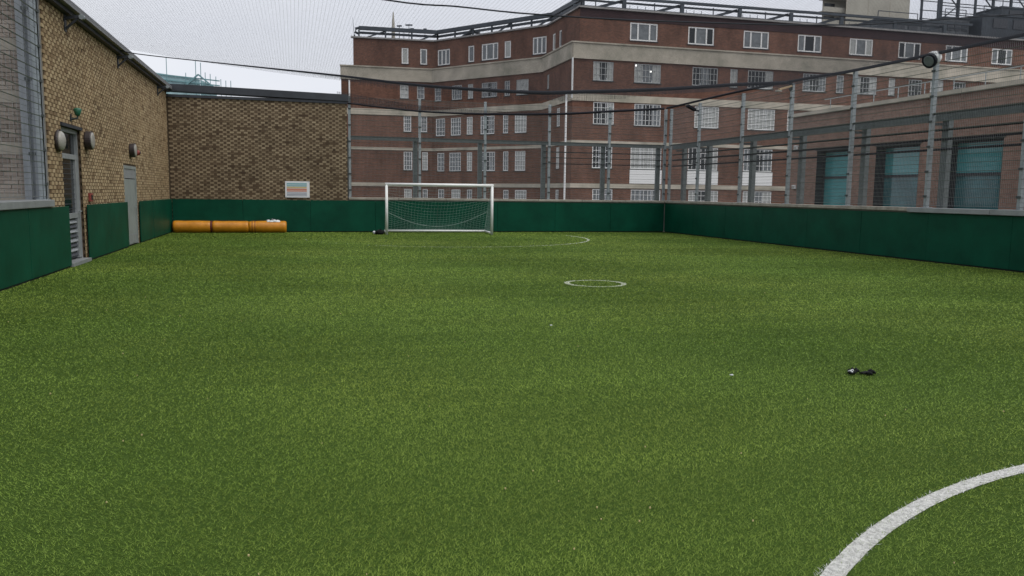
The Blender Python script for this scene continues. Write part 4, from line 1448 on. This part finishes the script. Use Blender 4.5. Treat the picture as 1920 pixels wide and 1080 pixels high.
# plant and lattice at the far right of the roof
la = thing('steel_lattice', (73, 75, 16.2), 'open steel lattice frame on the roof at upper right', 'lattice')
for x in (67.4, 70.0, 72.2, 74.6, 77.0, 79.5):
    for y in (75, 77.5):
        MB().box(x - 0.10, x + 0.10, y - 0.10, y + 0.10, 16.2, 26.0).build('upright', 'gantry', la)
for z in (20.4, 21.3, 22.2, 23.2, 24.4):
    for y in (75, 77.5):
        MB().bar((67.2, y, z), (79.8, y, z), 0.08).build('beam', 'gantry', la)
for x in (67.4, 72.2, 77.0):
    MB().bar((x, 75, 20.4), (x + 2.4, 75, 22.2), 0.10).build('brace', 'gantry', la)
    MB().bar((x + 2.4, 75, 22.2), (x, 75, 24.4), 0.10).build('brace', 'gantry', la)
for (x0, x1, y0, y1, z1, lab) in ((52.5, 57.5, 66, 69, 17.9, 'low grey plant box on the roof below the tower'),
                                  (60.0, 63.0, 66, 69, 18.6, 'small plant box with rails right of the tower'),
                                  (63.5, 72.0, 65, 68.5, 18.9, 'dark plant unit at the foot of the lattice'),
                                  (69.5, 76.0, 68.8, 72, 20.8, 'tall dark plant housing at the upper right corner')):
    t = thing('plant_unit', ((x0 + x1) / 2, y0, 16.2), lab, 'plant unit', 'plant units on the roof')
    MB().box(x0, x1, y0, y1, 16.2, z1).build('casing', 'plant' if x0 < 63 else 'gantry', t)
    for k in range(3):
        u = x0 + (x1 - x0) * (0.15 + 0.28 * k)
        MB().box(u, u + (x1 - x0) * 0.2, y0 - 0.06, y0 - 0.003, z1 - 1.1, z1 - 0.25).build('louvre_panel', 'louvre', t)
    MB().box(x0 - 0.1, x1 + 0.1, y0 - 0.1, y1 + 0.1, z1 + 0.002, z1 + 0.12).build('lid', 'gantry', t)
    for u in (x0 + 0.3, x1 - 0.3):
        MB().tube([(u, y0 + 0.2, z1 + 0.12), (u, y0 + 0.2, z1 + 0.9)], 0.04, 5).build('rail_post', 'gantry', t)
    MB().bar((x0 + 0.3, y0 + 0.2, z1 + 0.9), (x1 - 0.3, y0 + 0.2, z1 + 0.9), 0.06).build('guard_rail', 'gantry', t)

# concrete tower far behind
tw = thing('tower_block', (132, 175, -14), 'pale concrete tower block with balconies far behind the roof', 'tower')
MB().hexa([(126.6, 170, -14), (144.4, 170, -14), (152, 180, -14), (134.5, 180, -14), (126.6, 170, 78), (144.4, 170, 78), (152, 180, 78), (134.5, 180, 78)]).build('shaft', 'concrete2', tw)
MB().hexa([(122.3, 173, -14), (128.9, 173, -14), (134.4, 180, -14), (128, 180, -14), (122.3, 173, 78), (128.9, 173, 78), (134.4, 180, 78), (128, 180, 78)]).build('wing', 'concrete2', tw)
for k in range(16):
    z = 30.2 + 2.95 * k
    MB().box(121.2, 127.3, 171, 172.99, z, z + 0.25).build('balcony_slab', 'concrete2', tw)
    MB().box(121.2, 127.3, 171, 171.12, z + 0.252, z + 1.15).build('balcony_front', 'concrete2', tw)
    MB().box(122.8, 125.6, 172.90, 172.995, z + 0.3, z + 2.4).build('window', 'glass_dark', tw)
for k in range(3):
    MB().box(126.6 + 6.1 * k, 126.68 + 6.1 * k, 169.95, 169.995, -14, 78).build('joint', 'concrete', tw)

# teal sheeted scaffold beyond the end wall
sc = thing('scaffold', (-8, 75, -14), 'teal sheeted scaffold showing above the brick end wall', 'scaffold')
for (x0, x1, z0, z1, y) in ((-12.5, -7.6, -14, 11.15, 75.0), (-7.6, -6.3, -14, 10.6, 75.3)):
    MB().hexa([(x0, y, z0), (x1, y, z0), (x1, y + 0.04, z0), (x0, y + 0.04, z0), (x0, y, z1 + 0.25), (x1, y, z1 - 0.35), (x1, y + 0.04, z1 - 0.35), (x0, y + 0.04, z1 + 0.25)]).build('sheet', 'teal_sheet', sc)
for z in (10.1, 10.55, 10.95):
    MB().bar((-12.5, 74.9, z + 0.25), (-6.0, 74.9, z - 0.2), 0.09).build('ledger', 'teal_pole', sc)
for (x, z) in ((-12.3, 12.0), (-10.2, 12.5), (-8.7, 11.3), (-7.9, 12.3), (-7.5, 12.2), (-7.15, 11.4), (-6.75, 11.3), (-6.3, 11.1), (-5.9, 10.9), (-5.5, 10.8), (-5.1, 10.8)):
    MB().tube([(x, 74.85, -14), (x, 74.85, z)], 0.03, 5).build('standard', 'teal_pole', sc)
MB().bar((-8.9, 74.8, 10.1), (-7.7, 74.8, 11.2), 0.12).build('brace', 'teal_pole', sc)
MB().bar((-7.7, 74.8, 11.2), (-6.4, 74.8, 10.1), 0.12).build('brace', 'teal_pole', sc)

# ------------------------------------------------------------------ rose brick block beside the pitch, teal windows
rb = thing('rose_brick_building', (22, 22, -14), 'nearer red-brown brick building with tall teal windows at right', 'building')
o, d, n = (22.0, 0.0), (0.0, 1.0), (-1.0, 0.0)
wins = [(28.55, 30.92), (24.88, 27.20), (21.28, 23.62), (17.7, 20.0), (14.1, 16.4)]
hl = [(a, b, -0.2, 3.52) for a, b in wins]
wall_back('wall', 'rose_brick', rb, o, d, n, 8.0, 33.0, -14, 5.08, hl, depth=0.45)
box('rear_block', 'rose_brick', rb, 22.75, 34, 8.0, 32.9, -14, 5.05)
box('end_wall', 'rose_brick', rb, 22.003, 22.75, 32.9, 33.0, -14, 5.06)
ys = np.linspace(8.0, 33.05, 11)
for a, b in zip(ys[:-1], ys[1:]):
    box('coping_stone', 'concrete', rb, 21.88, 22.55, a + 0.005, b - 0.005, 5.082, 5.25)
for a, b in wins:
    fm = MB()
    for (p, q, z0_, z1_) in ((a, a + 0.07, -0.2, 3.52), (b - 0.07, b, -0.2, 3.52), (a + 0.07, b - 0.07, 3.44, 3.52), (a + 0.07, b - 0.07, 2.32, 2.42)):
        fm.obox(o, d, n, p + 0.004, q - 0.004, -0.45, -0.36, z0_, z1_ - 0.003)
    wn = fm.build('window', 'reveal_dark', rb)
    pn = MB()
    pn.obox(o, d, n, a + 0.05, b - 0.05, -0.43, -0.41, 2.4, 3.46)
    pn.build('pane', 'glass_teal', wn)
    pn = MB()
    pn.obox(o, d, n, a + 0.05, b - 0.05, -0.43, -0.41, -0.2, 2.34)
    pn.build('pane', 'glass_deep' if a < 28 else 'glass_teal', wn)
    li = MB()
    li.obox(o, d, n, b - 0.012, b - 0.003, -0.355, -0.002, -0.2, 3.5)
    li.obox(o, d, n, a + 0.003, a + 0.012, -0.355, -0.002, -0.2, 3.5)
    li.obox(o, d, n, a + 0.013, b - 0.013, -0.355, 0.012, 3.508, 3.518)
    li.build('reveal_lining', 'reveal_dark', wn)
    lt = MB()
    lt.obox(o, d, n, a - 0.08, b + 0.08, 0.003, 0.03, 3.53, 3.60)
    lt.build('lintel', 'frame_dark', wn)
rh = thing('roof_handrail', (22.6, 20, 5.25), 'thin grey handrail on the roof of the nearer brick building', 'handrail')
for y in np.arange(9.0, 31.0, 1.35):
    MB().tube([(22.3, y, 5.25), (22.3, y, 5.72)], 0.018, 5).build('baluster', 'galv', rh)
MB().tube([(22.3, 9, 5.72), (22.3, 31, 5.72)], 0.02, 6).build('top_rail', 'galv', rh)
for (z, lab) in ((3.73, 'upper small white lamp on the corner of the nearer brick building'), (1.96, 'lower small white box on the corner of the nearer brick building')):
    t = thing('wall_box', (22, 32.42, z), lab, 'wall lamp', 'white boxes on the brick corner')
    MB().box(21.90, 21.998, 32.30, 32.54, z - 0.09, z + 0.09).build('case', 'white_paint', t, bevel=0.02)
    MB().box(21.885, 21.899, 32.34, 32.50, z - 0.06, z + 0.06).build('cover', 'lamp_lens', t)
